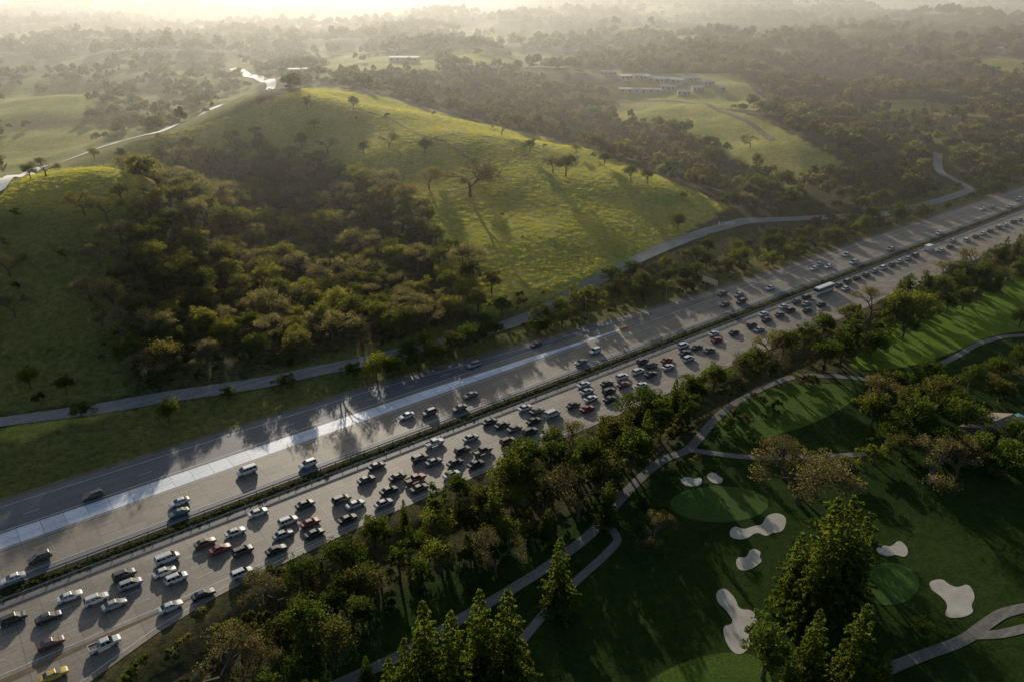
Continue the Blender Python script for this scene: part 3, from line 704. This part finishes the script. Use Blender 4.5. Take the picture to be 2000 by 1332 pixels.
def wood_field(n,xr,yr,rmin,rmax,dens_m,seed):
    rg=np.random.default_rng(seed); X=rg.uniform(*xr,n);Y=rg.uniform(*yr,n); r=np.hypot(X,Y)
    k=(r>rmin)&(r<rmax)&(np.abs(X)<.78*Y+140); X=X[k];Y=Y[k];r=r[k]; Z=Hf(X,Y); s,nn=sn(X,Y); d=nn-n_med(s)
    u,v,_=proj(X,Y,Z); md=inmead(u,v); w=np.where(md,dens_m,1.0)
    w=np.where(CLR(X,Y)&(r>620)&~md,.06,w)
    w=w*np.where(und(X,Y,48,10)<-.3,.35,1.0)
    w=np.where(r>1100,np.where(und(X,Y,420,6)>.4,.03,w),w)
    w=np.where((u<500)&(v<370)&(v>110)&(r<1100),np.minimum(w,.06+.8*(und(X,Y,55,3)>.15)),w)
    hol=inpoly(u,v,HOL); w=np.where(hol|((d>-12)&(d<up_off(s)+8)),0,w)
    w=np.where((d<0)&(d>-lo_off(s)-4),0,w); w=np.where((u>-50)&(u<2050)&(v>430)&(v<1400),0,w)
    w=np.where((u<=0)&(v>365),.1,w); w=np.where(inclear(u,v),0,w)
    keep=rg.random(len(X))<w; X=X[keep];Y=Y[keep];Z=Z[keep]
    ok=np.ones(len(X),bool)
    for i in range(0,len(X),4000):
        dd=((X[i:i+4000,None]-ROADPTS[None,:,0])**2+(Y[i:i+4000,None]-ROADPTS[None,:,1])**2).min(1); ok[i:i+4000]&=dd>90
    return X[ok],Y[ok],Z[ok]
X,Y,Z=wood_field(38000,(-620,760),(300,900),300,900,.002,81)
pp=sampler(list(zip(X,Y)),6.0,ALL); zz=Hf(np.array([p[0] for p in pp]),np.array([p[1] for p in pp]))
scatter('distant_woods',[(a,b,c) for (a,b),c in zip(pp,zz)],.45+.9*rng.random(len(pp))**1.4,fars,'oak woods covering the hills and valleys behind the grassy ridge','woods')
X,Y,Z=wood_field(56000,(-2400,2600),(850,3400),900,3400,.01,82)
scatter('far_hazy_woods',np.stack([X,Y,Z],1),rng.uniform(.8,2.0,len(X)),fars,'hazy woods of the far plain under the sun glare','woods')
print('FAR',len(pp),len(X))
n=80000; X=rng.uniform(-330,330,n);Y=rng.uniform(150,520,n);Z=Hf(X,Y);u,v,_=proj(X,Y,Z)
s,nn=sn(X,Y); d=nn-n_med(s)
k=(inpoly(u,v,MEADOWS[0])|(inpoly(u,v,MEADOWS[1])&(v<410)))&(u>-60)&(u<2060)
for i in range(0,n,6000):
    dd=((X[i:i+6000,None]-ROADPTS[None,:,0])**2+(Y[i:i+6000,None]-ROADPTS[None,:,1])**2).min(1); k[i:i+6000]&=dd>20
scatter('meadow_grass',np.stack([X,Y,Z],1)[k],rng.uniform(.7,1.4,k.sum()),tufts,'tufts of meadow grass over the sunlit hill and verges','grass')
n=16000; X=rng.uniform(-260,520,n);Y=rng.uniform(85,520,n);Z=Hf(X,Y);u,v,_=proj(X,Y,Z);s,nn=sn(X,Y); d=nn-n_med(s); q=-d-lo_off(s)
deep=np.interp(s,[0,30,60,110,140,190,240,300,620],[22,30,36,34,30,20,15,15,22])
dp=np.array([((PTH[:,0]-a)**2+(PTH[:,1]-b)**2).min() for a,b in zip(X,Y)]); dr=np.array([((ROADPTS[:,0]-a)**2+(ROADPTS[:,1]-b)**2).min() for a,b in zip(X,Y)])
k=(((q>2.5)&(q<deep+2)&(rng.random(n)<.8))|(inpoly(u,v,HOL)&(rng.random(n)<.8))|((d-up_off(s)>3)&(d-up_off(s)<26)&(s>150))|(inpoly(u,v,[(1680,770),(2000,700),(2000,950),(1700,930)])&(rng.random(n)<.3))|(inpoly(u,v,MEADOWS[0])&(rng.random(n)<.006))|(inpoly(u,v,MEADOWS[1])&(rng.random(n)<.05)&(v>420)))&(dp>6)&(dr>22)&(u>-60)&(u<2060)
shr=[far_mesh(65,9,30,.13,1.1,.7,.7),far_mesh(66,8,30,.13,.9,.9,.8)]
scatter('undergrowth',np.stack([X,Y,Z],1)[k],rng.uniform(.7,1.9,k.sum()),shr,'brush and low scrub under the trees beside the highway','scrub')
n=3600; S=rng.uniform(-60,620,n); D=rng.normal(0,.55,n); x,y=xy(S,np.clip(D,-1.3,1.3))
scatter('median_planting',np.stack([x,y,np.full(n,.08)],1),rng.uniform(.15,.36,n),shr,'low dark planting along the highway median','planting')

# ------------------------------------------------------------ vehicles
def wheelpair(mb,mr,x,y,r,w=.22):
    sg=1 if y>0 else -1
    mb.cyl((x,y-sg*w,r),(x,y,r),r,r,12); mr.cyl((x,y,r),(x,y+sg*.02,r),r*.6,r*.55,8)
def greenhouse(parts,b,t,zr,roofm='paint',pill=()):
    g=MB(); g.frustum(b,t); parts.append(('windows',g,'glass',None))
    r=MB(); e=.03
    r.frustum((t[0]-e,t[1]+e,t[2]+e,t[3]),(t[0]+.12,t[1]-.12,t[2]-.1,zr))
    def strip(xb,xt,w,off=.012):
        for sg in (1,-1):
            r.add([(xb-w,sg*(b[2]+off),b[3]),(xb+w,sg*(b[2]+off),b[3]),(xt+w,sg*(t[2]+off),t[3]+.02),(xt-w,sg*(t[2]+off),t[3]+.02)],[(0,1,2,3) if sg<0 else (3,2,1,0)])
    strip(b[0]+.06,t[0]+.05,.07); strip(b[1]-.06,t[1]-.05,.05)
    for a in pill:
        strip(b[0]+(b[1]-b[0])*a,t[0]+(t[1]-t[0])*a,.05)
    parts.append(('roof',r,roofm,None))
def lights(parts,xf,xr,hw,zf,zr,tall=.14):
    for sg in (1,-1):
        h=MB(); h.box(xf-.10,xf+.03,sg*hw-.2*(sg>0)-.0,sg*hw+.2*(sg<0),zf-.07,zf+.07,0,.01); parts.append(('headlight',h,'lamp',None))
        q=MB(); q.box(xr-.03,xr+.1,sg*hw-.2*(sg>0),sg*hw+.2*(sg<0),zr-tall/2,zr+tall/2,0,.01); parts.append(('tail_light',q,'tail',None))
def mirrors(parts,x,y,z):
    for sg in (1,-1):
        h=MB(); h.box(x-.08,x+.08,sg*y-.02 if sg>0 else -y-.2,sg*y+.2 if sg>0 else -y+.02,z-.06,z+.08,0,.02); parts.append(('mirror',h,'paint',None))
def wheels(parts,xf,xr,y,r):
    for x in (xf,xr):
        for sg in (1,-1):
            a=MB();b=MB(); wheelpair(a,b,x,sg*y,r); parts.append(('wheel',a,'tyre',('rim',b,'rim')))
def bumpers(parts,xf,xr,hw,z):
    m_=MB(); m_.box(xf-.15,xf+.04,-hw*.8,hw*.8,z-.12,z+.1,0,.03); parts.append(('front_bumper',m_,'trim',None))
    m_=MB(); m_.box(xr-.04,xr+.15,-hw*.8,hw*.8,z-.12,z+.1,0,.03); parts.append(('rear_bumper',m_,'trim',None))
def sedan():
    p=[];b=MB(); b.loft([(-2.36,.42,.82,.70),(-2.28,.30,.94,.82),(-1.9,.24,1.0,.89),(-1.2,.2,.99,.91),(0,.2,.96,.91),(.9,.2,.95,.91),(1.5,.22,.88,.9),(2.0,.25,.78,.86),(2.27,.3,.68,.78),(2.36,.4,.58,.66)]); p.append(('body',b,'paint',None))
    greenhouse(p,(-1.85,1.2,.80,.93),(-1.05,.38,.60,1.38),1.45,pill=(.5,)); lights(p,2.22,-2.26,.74,.66,.86); mirrors(p,.75,.84,.98); wheels(p,1.42,-1.4,.93,.33); bumpers(p,2.3,-2.3,.8,.42); return p
def suv():
    p=[];b=MB(); b.loft([(-2.35,.45,1.02,.76),(-2.28,.34,1.12,.86),(-1.8,.28,1.12,.93),(0,.27,1.08,.94),(1.0,.27,1.06,.94),(1.7,.3,.99,.92),(2.15,.33,.88,.86),(2.33,.42,.72,.74)]); p.append(('body',b,'paint',None))
    greenhouse(p,(-2.25,1.25,.83,1.06),(-1.95,.45,.66,1.62),1.71,pill=(.33,.62)); lights(p,2.2,-2.27,.76,.82,1.0,.24); mirrors(p,.85,.88,1.1); wheels(p,1.42,-1.42,.96,.37); bumpers(p,2.27,-2.3,.84,.5); return p
def van():
    p=[];b=MB(); b.loft([(-2.55,.4,1.2,.88),(-2.5,.32,1.3,.95),(0,.3,1.28,.98),(1.3,.3,1.2,.98),(2.1,.33,1.0,.93),(2.5,.42,.8,.8)]); p.append(('body',b,'paint',None))
    greenhouse(p,(-2.48,1.75,.9,1.24),(-2.35,.9,.78,1.82),1.96,pill=(.3,.55,.78)); lights(p,2.36,-2.5,.82,.85,1.05,.4); mirrors(p,1.3,.92,1.25); wheels(p,1.65,-1.55,1.0,.36); bumpers(p,2.43,-2.5,.88,.48); return p
def pickup():
    p=[];b=MB(); b.loft([(-2.85,.5,1.08,.92),(-2.8,.42,1.12,.96),(-.9,.4,1.12,.98),(0,.38,1.12,.98),(1.2,.38,1.14,.98),(2.3,.42,1.06,.95),(2.75,.5,.92,.86)]); p.append(('body',b,'paint',None))
    greenhouse(p,(-.95,1.45,.86,1.1),(-.8,.75,.7,1.72),1.84,pill=(.45,))
    q=MB(); q.box(-2.68,-1.06,-.78,.78,1.10,1.135); p.append(('truck_bed',q,'trim',None))
    q=MB(); [q.box(-2.75,-1.0,y0,y1,1.1,1.26,0,.01) for y0,y1 in ((.8,.95),(-.95,-.8))]; q.box(-2.83,-2.7,-.8,.8,1.1,1.26,0,.01); p.append(('bed_wall',q,'paint',None))
    lights(p,2.62,-2.78,.84,.88,.95,.3); mirrors(p,1.0,.93,1.2); wheels(p,1.75,-1.8,1.0,.4); bumpers(p,2.7,-2.83,.9,.6); return p
def truck():
    p=[];b=MB(); b.loft([(1.0,.45,1.5,.95),(1.1,.4,1.55,1.0),(2.2,.4,1.5,1.0),(2.9,.45,1.15,.95),(3.15,.55,.9,.85)]); p.append(('cab',b,'paint',None))
    greenhouse(p,(1.1,2.6,.92,1.45),(1.15,2.0,.82,2.1),2.2)
    q=MB(); q.box(-3.2,.95,-1.12,1.12,.85,2.95,0,.03); p.append(('cargo_box',q,'white',None)); q=MB(); q.box(-3.1,1.2,-.45,.45,.5,.84); p.append(('chassis',q,'trim',None))
    lights(p,3.0,-3.2,.84,.95,1.0,.2); mirrors(p,2.1,1.0,1.6); wheels(p,2.2,-2.0,1.05,.45); bumpers(p,3.1,-3.1,.9,.6); return p
def bus():
    p=[];b=MB(); b.loft([(-5.6,.5,1.6,1.1),(-5.5,.4,1.65,1.22),(0,.4,1.65,1.25),(5.4,.4,1.6,1.24),(5.6,.5,1.5,1.1)]); p.append(('body',b,'paint',None))
    greenhouse(p,(-5.5,5.5,1.2,1.6),(-5.4,5.2,1.14,2.7),3.1,pill=(.1,.2,.3,.4,.5,.6,.7,.8,.9)); lights(p,5.5,-5.5,1.0,.8,1.0,.3); mirrors(p,5.2,1.25,2.2); wheels(p,3.9,-3.6,1.27,.48); return p
ML=['paint','glass','tyre','rim','lamp','tail','trim','white']
VEH={}
for nm,fn in (('sedan',sedan),('suv',suv),('van',van),('pickup',pickup),('truck',truck),('bus',bus)):
    pr=fn(); one=MB(); pm=[]
    for pn,mb,mt,sub in pr:
        me=mb.mesh(pn,[M[mt]]); sm=None; one.add(mb.v,mb.f,ML.index(mt))
        if sub: sm=(sub[0],sub[1].mesh(sub[0],[M[sub[2]]])); one.add(sub[1].v,sub[1].f,ML.index(sub[2]))
        pm.append((pn,me,sm))
    VEH[nm]=(pm,one.mesh(nm,[M[k] for k in ML]))
CC={'white':(.78,.78,.76),'silver':(.42,.43,.44),'grey':(.14,.145,.15),'black':(.018,.018,.02),'dark':(.04,.045,.055),'red':(.33,.03,.025),'maroon':(.14,.02,.02),'yellow':(.75,.48,.02),'brown':(.12,.075,.045),'olive':(.13,.13,.09),'teal':(.05,.16,.17),'rust':(.32,.11,.05)}
CNAME={'dark':'charcoal','rust':'rust-red','teal':'dark-teal'}
NM={'sedan':'sedan_car','suv':'suv_car','van':'van','pickup':'pickup_truck','truck':'box_truck','bus':'bus'}
NK={'sedan':'sedan','suv':'SUV','van':'van','pickup':'pickup','truck':'truck','bus':'bus'}
CT={'sedan':'car','suv':'car','van':'van','pickup':'pickup truck','truck':'truck','bus':'bus'}
def vehicle(k,col,pos,rz,label,group,detail=True):
    pm,one=VEH[k]
    if not detail:
        o=link(NM[k],one,None,pos,CC[col]); o.rotation_euler=(0,0,rz); o.scale=(.95,.95,.95); tag(o,label,CT[k],group); return o
    o=empty(NM[k],pos,rz,.95); tag(o,label,CT[k],group)
    for pn,me,sm in pm:
        q=link(pn,me,o,color=CC[col])
        if sm: link(sm[0],sm[1],q)
    return o
LOW=[(25,1200,'suv','black'),(92,1196,'sedan','black'),(97,1247,'sedan','maroon'),(105,1316,'sedan','yellow'),(205,1257,'pickup','white'),(134,1157,'sedan','white'),(240,1115,'suv','dark'),(226,1142,'suv','silver'),(229,1159,'suv','white'),(225,1183,'sedan','silver'),
(312,1125,'sedan','white'),(345,1129,'suv','white'),(352,1084,'van','white'),(333,1183,'sedan','white'),(397,1159,'sedan','black'),(405,1048,'sedan','brown'),(433,1055,'sedan','white'),(431,1072,'sedan','red'),(474,1075,'suv','dark'),(472,1118,'suv','white'),(545,1080,'sedan','black'),
(508,1005,'sedan','white'),(564,1018,'suv','white'),(602,1017,'sedan','red'),(599,987,'sedan','dark'),(554,1042,'sedan','silver'),(619,1046,'sedan','dark'),(668,975,'suv','dark'),(693,982,'sedan','white'),(680,1013,'sedan','black'),(747,979,'sedan','silver'),(718,938,'sedan','dark'),(738,911,'sedan','black'),
(758,955,'sedan','black'),(778,931,'sedan','black'),(808,931,'pickup','rust'),(816,949,'sedan','olive'),(822,895,'suv','dark'),(846,899,'sedan','grey'),(852,867,'pickup','white'),(878,922,'sedan','white'),(884,898,'sedan','dark'),(902,877,'suv','dark'),(925,901,'sedan','dark'),(921,855,'sedan','silver'),(942,876,'pickup','olive'),(988,861,'suv','brown'),
(959,824,'sedan','dark'),(981,829,'sedan','black'),(1001,833,'sedan','grey'),(1030,838,'suv','dark'),(1028,797,'sedan','white'),(1048,801,'sedan','dark'),(1058,808,'sedan','black'),(1082,811,'van','white'),(1098,794,'sedan','dark'),(1140,750,'sedan','white'),(1147,764,'sedan','silver'),(1157,781,'sedan','white'),(1152,800,'sedan','red'),(1190,745,'sedan','dark'),(1199,752,'sedan','maroon'),(1207,760,'suv','dark'),(1193,779,'sedan','black'),
(1227,725,'suv','white'),(1245,731,'suv','white'),(1246,748,'sedan','white'),(1253,704,'suv','dark'),(1272,708,'suv','dark'),(1276,732,'sedan','black'),(1290,713,'sedan','red'),(1307,717,'sedan','white'),(1332,673,'suv','white'),(1347,701,'suv','white'),(1355,676,'sedan','dark'),(1345,690,'sedan','dark'),(1388,684,'sedan','grey'),(1392,650,'sedan','white'),(1400,663,'sedan','red'),(1428,646,'sedan','dark'),(1462,632,'suv','dark'),
(1487,611,'sedan','white'),(1491,621,'sedan','dark'),(1478,641,'sedan','silver'),(1528,597,'sedan','white'),(1541,604,'suv','dark'),(1519,612,'sedan','grey'),(1557,585,'sedan','dark'),(1571,591,'sedan','silver'),(1580,575,'suv','black'),(1574,604,'sedan','dark'),(1614,571,'bus','white'),(1600,592,'sedan','dark'),(1640,555,'sedan','dark'),(1654,549,'suv','grey'),(1668,544,'sedan','black'),(1655,564,'sedan','white'),(1688,541,'sedan','dark'),(1712,526,'sedan','silver'),(1728,521,'suv','white'),(1745,519,'sedan','dark'),(1758,510,'sedan','white'),(1773,508,'sedan','silver'),(1790,500,'suv','dark'),(1811,486,'truck','white'),(1833,487,'sedan','white'),(1850,480,'sedan','dark'),(1868,472,'sedan','silver'),(1885,468,'suv','white'),(1900,460,'sedan','dark'),(1915,455,'sedan','white'),(1932,450,'sedan','dark'),(1948,442,'suv','silver'),(1963,440,'sedan','white'),(1978,432,'sedan','dark'),(1990,428,'sedan','white')]
UPP=[(25,1128,'sedan','white'),(77,1088,'suv','dark'),(350,979,'sedan','white'),(349,1000,'sedan','teal'),(482,919,'van','white'),(601,905,'suv','white'),(794,811,'sedan','white'),(838,805,'suv','olive'),(897,796,'sedan','olive'),(919,771,'sedan','grey'),(1162,685,'suv','white'),(1135,707,'sedan','grey'),(925,712,'suv','silver'),(181,967,'suv','dark'),(1047,672,'sedan','dark'),
(1416,594,'sedan','dark'),(1447,589,'suv','dark'),(1443,575,'sedan','silver'),(1411,573,'sedan','dark'),(1504,562,'sedan','white'),(1590,524,'sedan','white'),(1600,516,'sedan','silver'),(1618,520,'sedan','white'),(1653,497,'sedan','white'),(1667,512,'suv','white'),(1740,486,'sedan','silver'),(1835,455,'sedan','white'),(1920,408,'sedan','white'),(1938,404,'sedan','silver'),(1972,403,'sedan','white'),(1990,389,'suv','white')]
HD=math.atan2(.6,.8)+.0145
LANES=[-5.6,-9.2,-12.8,-16.4,-20.0]
def place(lst,rz,phrase,group,lanes=None):
    lst=sorted(lst); P2=[]
    for (u,v,k,c) in lst:
        x,y=unp(u,v,.75); s,n=sn(x,y); P2.append([s,n-float(n_med(s)),k])
    if lanes:
        by={}
        for i,q in enumerate(P2):
            if q[1]<-22.2: continue
            ln=min(range(len(lanes)),key=lambda j:abs(lanes[j]-q[1])); q[1]=lanes[ln]*.85+q[1]*.15; by.setdefault(ln,[]).append(i)
        for ln,ids in by.items():
            ids.sort(key=lambda i:P2[i][0])
            for _ in range(30):
                for a,b in zip(ids[:-1],ids[1:]):
                    need=6.3+(1.5 if P2[a][2] in('van','pickup') else 0)+(4 if 'bus' in (P2[a][2],P2[b][2]) else 0); gap=P2[b][0]-P2[a][0]
                    if gap<need: P2[a][0]-=(need-gap)/2; P2[b][0]+=(need-gap)/2
    for i,(u,v,k,c) in enumerate(lst):
        x,y=xy(P2[i][0],P2[i][1])
        L_=[q for q in lst if q is not lst[i]]; nb_=min(L_,key=lambda q:((q[0]-u)**2+(2*(q[1]-v))**2))
        side='left of' if nb_[0]>u+6 else ('right of' if nb_[0]<u-6 else ('above' if nb_[1]>v else 'below'))
        lab=f"{CNAME.get(c,c)} {NK[k]}, {ordn(i+1)} from left {phrase}, {side} a {CNAME.get(nb_[3],nb_[3])} {NK[nb_[2]]}"
        vehicle(k,c,(float(x),float(y),.09),rz+random.uniform(-.012,.012),lab,group,v>560)
place(LOW,HD,'in the near jam','vehicles queueing on the near carriageway',LANES)
place(UPP,HD+math.pi,'on the far carriageway','vehicles on the far carriageway')
def on_line(L_,k): 
    a=L_[k];b=L_[k+1]; return Vector((a.x,a.y,H1(a.x,a.y)+.55)),math.atan2(b.y-a.y,b.x-a.x)
for L_,k,t_,c,l in [(LRL,int(len(LRL)*.2),'sedan','white','white sedan on the hill road behind the left knob'),(LRL,int(len(LRL)*.7),'sedan','silver','silver sedan on the hill road under the glare')]:
    p,a=on_line(L_,k); vehicle(t_,c,p,a,l,'cars on the hill roads',False)

# ------------------------------------------------------------ street furniture
def lamp_post(u,v,h,label,side):
    p=at(u,v); o=empty('street_lamp',p,HD+side); tag(o,label,'street lamp','street lamps')
    a=MB(); a.cyl((0,0,-.2),(0,0,h),.13,.08); link('pole',a.mesh('pole',[M['steel']]),o)
    a=MB(); a.cyl((0,0,h-.1),(0,-2.6,h+.5),.06,.045,6); link('arm',a.mesh('arm',[M['steel']]),o)
    a=MB(); a.box(-.14,.14,-3.3,-2.5,h+.42,h+.56,0,.03); link('lamp_head',a.mesh('lamp_head',[M['trim']]),o)
lamp_post(1143,632,9,'grey street lamp at the ramp verge left of the orange crash cushion',0)
lamp_post(1300,594,9,'grey street lamp on the verge left of the beige sign back',0)
lamp_post(1813,428,9,'grey street lamp far along the highway beside the frontage road',0)
p=at(1384,578); o=empty('highway_sign',p,HD+math.pi); tag(o,'large beige sign seen from behind on two posts beside the highway','road sign')
for y in (-2.3,2.3):
    a=MB(); a.box(-.1,.1,y-.1,y+.1,-.2,6.2); link('post',a.mesh('post',[M['steel']]),o)
a=MB(); a.box(.11,.2,-3.5,3.5,4.9,7.0); link('panel',a.mesh('panel',[M['beige']]),o)
a=MB(); [a.box(.2,.27,-3.4,3.4,z,z+.12) for z in (5.3,6.4)]; link('stiffener',a.mesh('stiffener',[M['steel']]),o)
x,y=unp(1219,640,.4); o=empty('crash_cushion',(x,y,.09),HD,.7); tag(o,'orange crash cushion at the tip of the pale concrete strip','crash cushion')
a=MB(); a.frustum((-2.6,2.2,.75,0),(-2.5,1.9,.6,1.0)); link('nose',a.mesh('nose',[M['orange']]),o)
for k in range(4):
    a=MB(); a.box(-2.3+k*1.15,-2.15+k*1.15,-.8,.8,.02,1.06,0,.01); link('rib',a.mesh('rib',[M['steel']]),o)
for i,(u,v) in enumerate([(1404,444),(1410,444),(1416,443.5),(1422,443),(1428,443),(1434,442.5)]):
    p=at(u,v); o=empty('marker_panel',p,HD+1.2); tag(o,f'white marker panel beside the frontage road, {ordn(i+1)} from the left of six','marker','white marker panels')
    a=MB(); a.box(-.05,.05,-.05,.05,-.1,1.9); link('post',a.mesh('post',[M['steel']]),o); a=MB(); a.box(.06,.12,-.45,.45,.9,2.3); link('panel',a.mesh('panel',[M['white']]),o)
for sgn,lab in ((1,'steel guard rail on the far side of the planted median'),(-1,'steel guard rail on the near side of the planted median')):
    o=empty('guard_rail',(*xy(0,sgn*2.0),.1)); tag(o,lab,'guard rail','median guard rails')
    ox,oy=xy(0,sgn*2.0)
    a=MB(); s=-120
    while s<620:
        pts=[]
        for q in (s,s+8):
            x,y=xy(q,sgn*1.95); x2,y2=xy(q,sgn*2.05); pts+=[(x-ox,y-oy,.42),(x2-ox,y2-oy,.52),(x2-ox,y2-oy,.62),(x-ox,y-oy,.74)]
        a.add(pts,[(0,1,5,4),(1,2,6,5),(2,3,7,6)]); s+=8
    link('rail',a.mesh('rail',[M['steel']]),o)
    pm=MB(); pm.box(-.07,.07,-.07,.07,-.1,.66); pm=pm.mesh('post',[M['steel']])
    for k in range(95):
        x,y=xy(-60+k*4,sgn*1.85); q=link('post',pm,o,(x-ox,y-oy,0)); q.rotation_euler=(0,0,HD)
# ------------------------------------------------------------ buildings
def building(name,u,v,L_,Wd,h,rz,label,roofm,wallm='wall_cream',gable=0,nwin=6,group=None,pos=None):
    p=pos or at(u,v); o=empty(name,p,rz); tag(o,label,'building',group)
    a=MB(); a.box(-L_/2,L_/2,-Wd/2,Wd/2,-3,h); link('wall',a.mesh('wall',[M[wallm]]),o)
    a=MB(); e=.5
    if gable:
        a.add([(-L_/2-e,-Wd/2-e,h+.01),(L_/2+e,-Wd/2-e,h+.01),(L_/2+e,Wd/2+e,h+.01),(-L_/2-e,Wd/2+e,h+.01),(-L_/2-e+gable*.0,0,h+gable),(L_/2+e,0,h+gable)],[(0,1,5,4),(2,3,4,5),(1,2,5),(3,0,4),(3,2,1,0)])
    else: a.box(-L_/2-e,L_/2+e,-Wd/2-e,Wd/2+e,h+.01,h+.5,0,.1)
    link('roof',a.mesh('roof',[M[roofm]]),o)
    wm=MB(); wm.box(-.7,.7,-.05,.05,0,1.3); wm=wm.mesh('window',[M['window']])
    for k in range(nwin):
        link('window',wm,o,(-L_/2+(k+.5)*L_/nwin,-Wd/2-.03,h-2.0))
    d_=MB(); d_.box(-.5,.5,-.06,.06,0,2.1); link('door',d_.mesh('door',[M['trim']]),o,(L_*.05+.9,-Wd/2-.02,0))
    return o
BL=[(1258,156,14,8,3.2,-.9,'long pale-roofed barn, leftmost of the row on the plateau',1.4),(1286,161,15,8,3.2,-.6,'long pale-roofed barn, second from the left on the plateau',1.4),(1318,163,16,8,3.2,-.7,'long pale-roofed barn, third from the left on the plateau',1.4),(1350,160,13,8,3.2,-.4,'long pale-roofed barn, rightmost of the row on the plateau',1.4),
(1222,157,10,8,3.5,.2,'small flat pale building left of the barns',0),(1250,182,34,6,3,-.12,'long low building below the barns on the slope edge',0),(790,122,26,12,4,.0,'wide flat white-roofed building in the sun glare left of centre',0),(905,136,18,9,3.5,.1,'low pale building right of the glare on the plateau',0),
(585,145,16,9,3.5,.1,'flat bright-roofed building directly under the sun glare',0),(1380,168,11,7,3.5,.5,'small pale shed right of the barns',1.2),(1362,178,9,6,3,.1,'small pale shed just below the barns',1.0),(1305,176,12,6,3,-.3,'low pale stable between the barns and the long low building',1.0),(1405,178,8,6,3,.8,'tiny pale shed at the far right end of the plateau yard',1.0),(1190,148,12,7,3,.1,'low pale shed at the left end of the plateau yard',1.0),(1335,186,10,6,3,-.1,'small pale hut on the slope below the stable',1.0),(955,140,12,7,3,.3,'small pale hall left of the parking ground',1.2),
(1690,108,14,9,4,.3,'far house among woods in the right distance',1.6),(1960,105,18,10,5,.3,'far pale house at the right edge among the woods',1.8)]
for u,v,l,w,h,rz,lab,gb in BL: building('barn_building' if gb else 'flat_roof_building',u,v,l,w,h,rz,lab,'roof_pale',gable=gb,nwin=max(3,int(l/5)))
building('house',1935,858,14,9,3.6,.5,'brown-roofed house among dark trees at the right edge','roof_brown',gable=2.2,nwin=4)
p=at(1985,832); o=empty('canopy',p,.4); tag(o,'teal canvas canopy beside the brown-roofed house','canopy')
a=MB(); a.add([(-3,-2.2,2.4),(3,-2.2,2.4),(3,2.2,2.4),(-3,2.2,2.4),(0,0,3.2)],[(0,1,4),(1,2,4),(2,3,4),(3,0,4)]); link('canvas',a.mesh('canvas',[M['teal']]),o)
for x,y in ((-2.9,-2.1),(2.9,-2.1),(2.9,2.1),(-2.9,2.1)):
    a=MB(); a.cyl((x,y,-.2),(x,y,2.4),.06,.06,6); link('post',a.mesh('post',[M['steel']]),o)
sheet('parking_ground',[(1010,148),(1190,142),(1225,168),(1060,165)],M['dirt'],.5,8)

# ------------------------------------------------------------ haze, light, camera
# valley haze: one body of air, clear above the highway and thickening with the distance up the valley (world position)
m,nt,N,L=newmat('haze_air'); vs=N.new('ShaderNodeVolumeScatter'); vs.inputs['Color'].default_value=(1,.985,.965,1); vs.inputs['Anisotropy'].default_value=.53
ge=N.new('ShaderNodeNewGeometry'); sx=N.new('ShaderNodeSeparateXYZ'); L.new(ge.outputs['Position'],sx.inputs[0])
mr=N.new('ShaderNodeMapRange'); mr.inputs['From Min'].default_value=0; mr.inputs['From Max'].default_value=1600; L.new(sx.outputs[1],mr.inputs['Value'])
rp=ramp(nt,mr.outputs[0],[(0,(0,0,0)),(.11,(0,0,0)),(.19,(.32,.32,.32)),(.3,(.42,.42,.42)),(.6,(.62,.62,.62)),(1,(1,1,1))])
L.new(math_(nt,'MULTIPLY',rp,.0009),vs.inputs['Density'])
oo=N.new('ShaderNodeOutputMaterial'); L.new(vs.outputs[0],oo.inputs['Volume'])
try: m.cycles.volume_step_rate=.2
except Exception as ex: print('step',ex)
a=MB(); a.box(-3500,3500,-300,6500,-60,160); tag(link('haze_air',a.mesh('haze_air',[m])),kind='structure')
w=bpy.data.worlds.new('World'); scene.world=w; w.use_nodes=True; nt=w.node_tree; bg=nt.nodes['Background']
sk=nt.nodes.new('ShaderNodeTexSky'); sk.sky_type='NISHITA'; sk.sun_disc=False; sk.sun_elevation=R(SUN_EL); sk.sun_rotation=R(SUN_AZ); sk.dust_density=1.5
nt.links.new(sk.outputs[0],bg.inputs[0]); bg.inputs[1].default_value=.095
sl=bpy.data.lights.new('sun','SUN'); sl.energy=5; sl.angle=R(.5); sl.color=(1,.9,.72)
so=bpy.data.objects.new('sun',sl); C.objects.link(so)
az=R(SUN_AZ); el=R(SUN_EL); dv=Vector((math.sin(az)*math.cos(el),math.cos(az)*math.cos(el),math.sin(el)))
so.rotation_euler=dv.to_track_quat('Z','Y').to_euler(); so.location=(0,0,200)
cam=bpy.data.cameras.new('camera'); cam.lens=36*F/2000; cam.sensor_width=36; cam.clip_end=40000; cam.clip_start=1
co=bpy.data.objects.new('camera',cam); C.objects.link(co); co.location=(0,0,HC); co.rotation_euler=(math.pi/2-P,0,0); scene.camera=co
scene.view_settings.view_transform='Standard'; scene.view_settings.look='None'
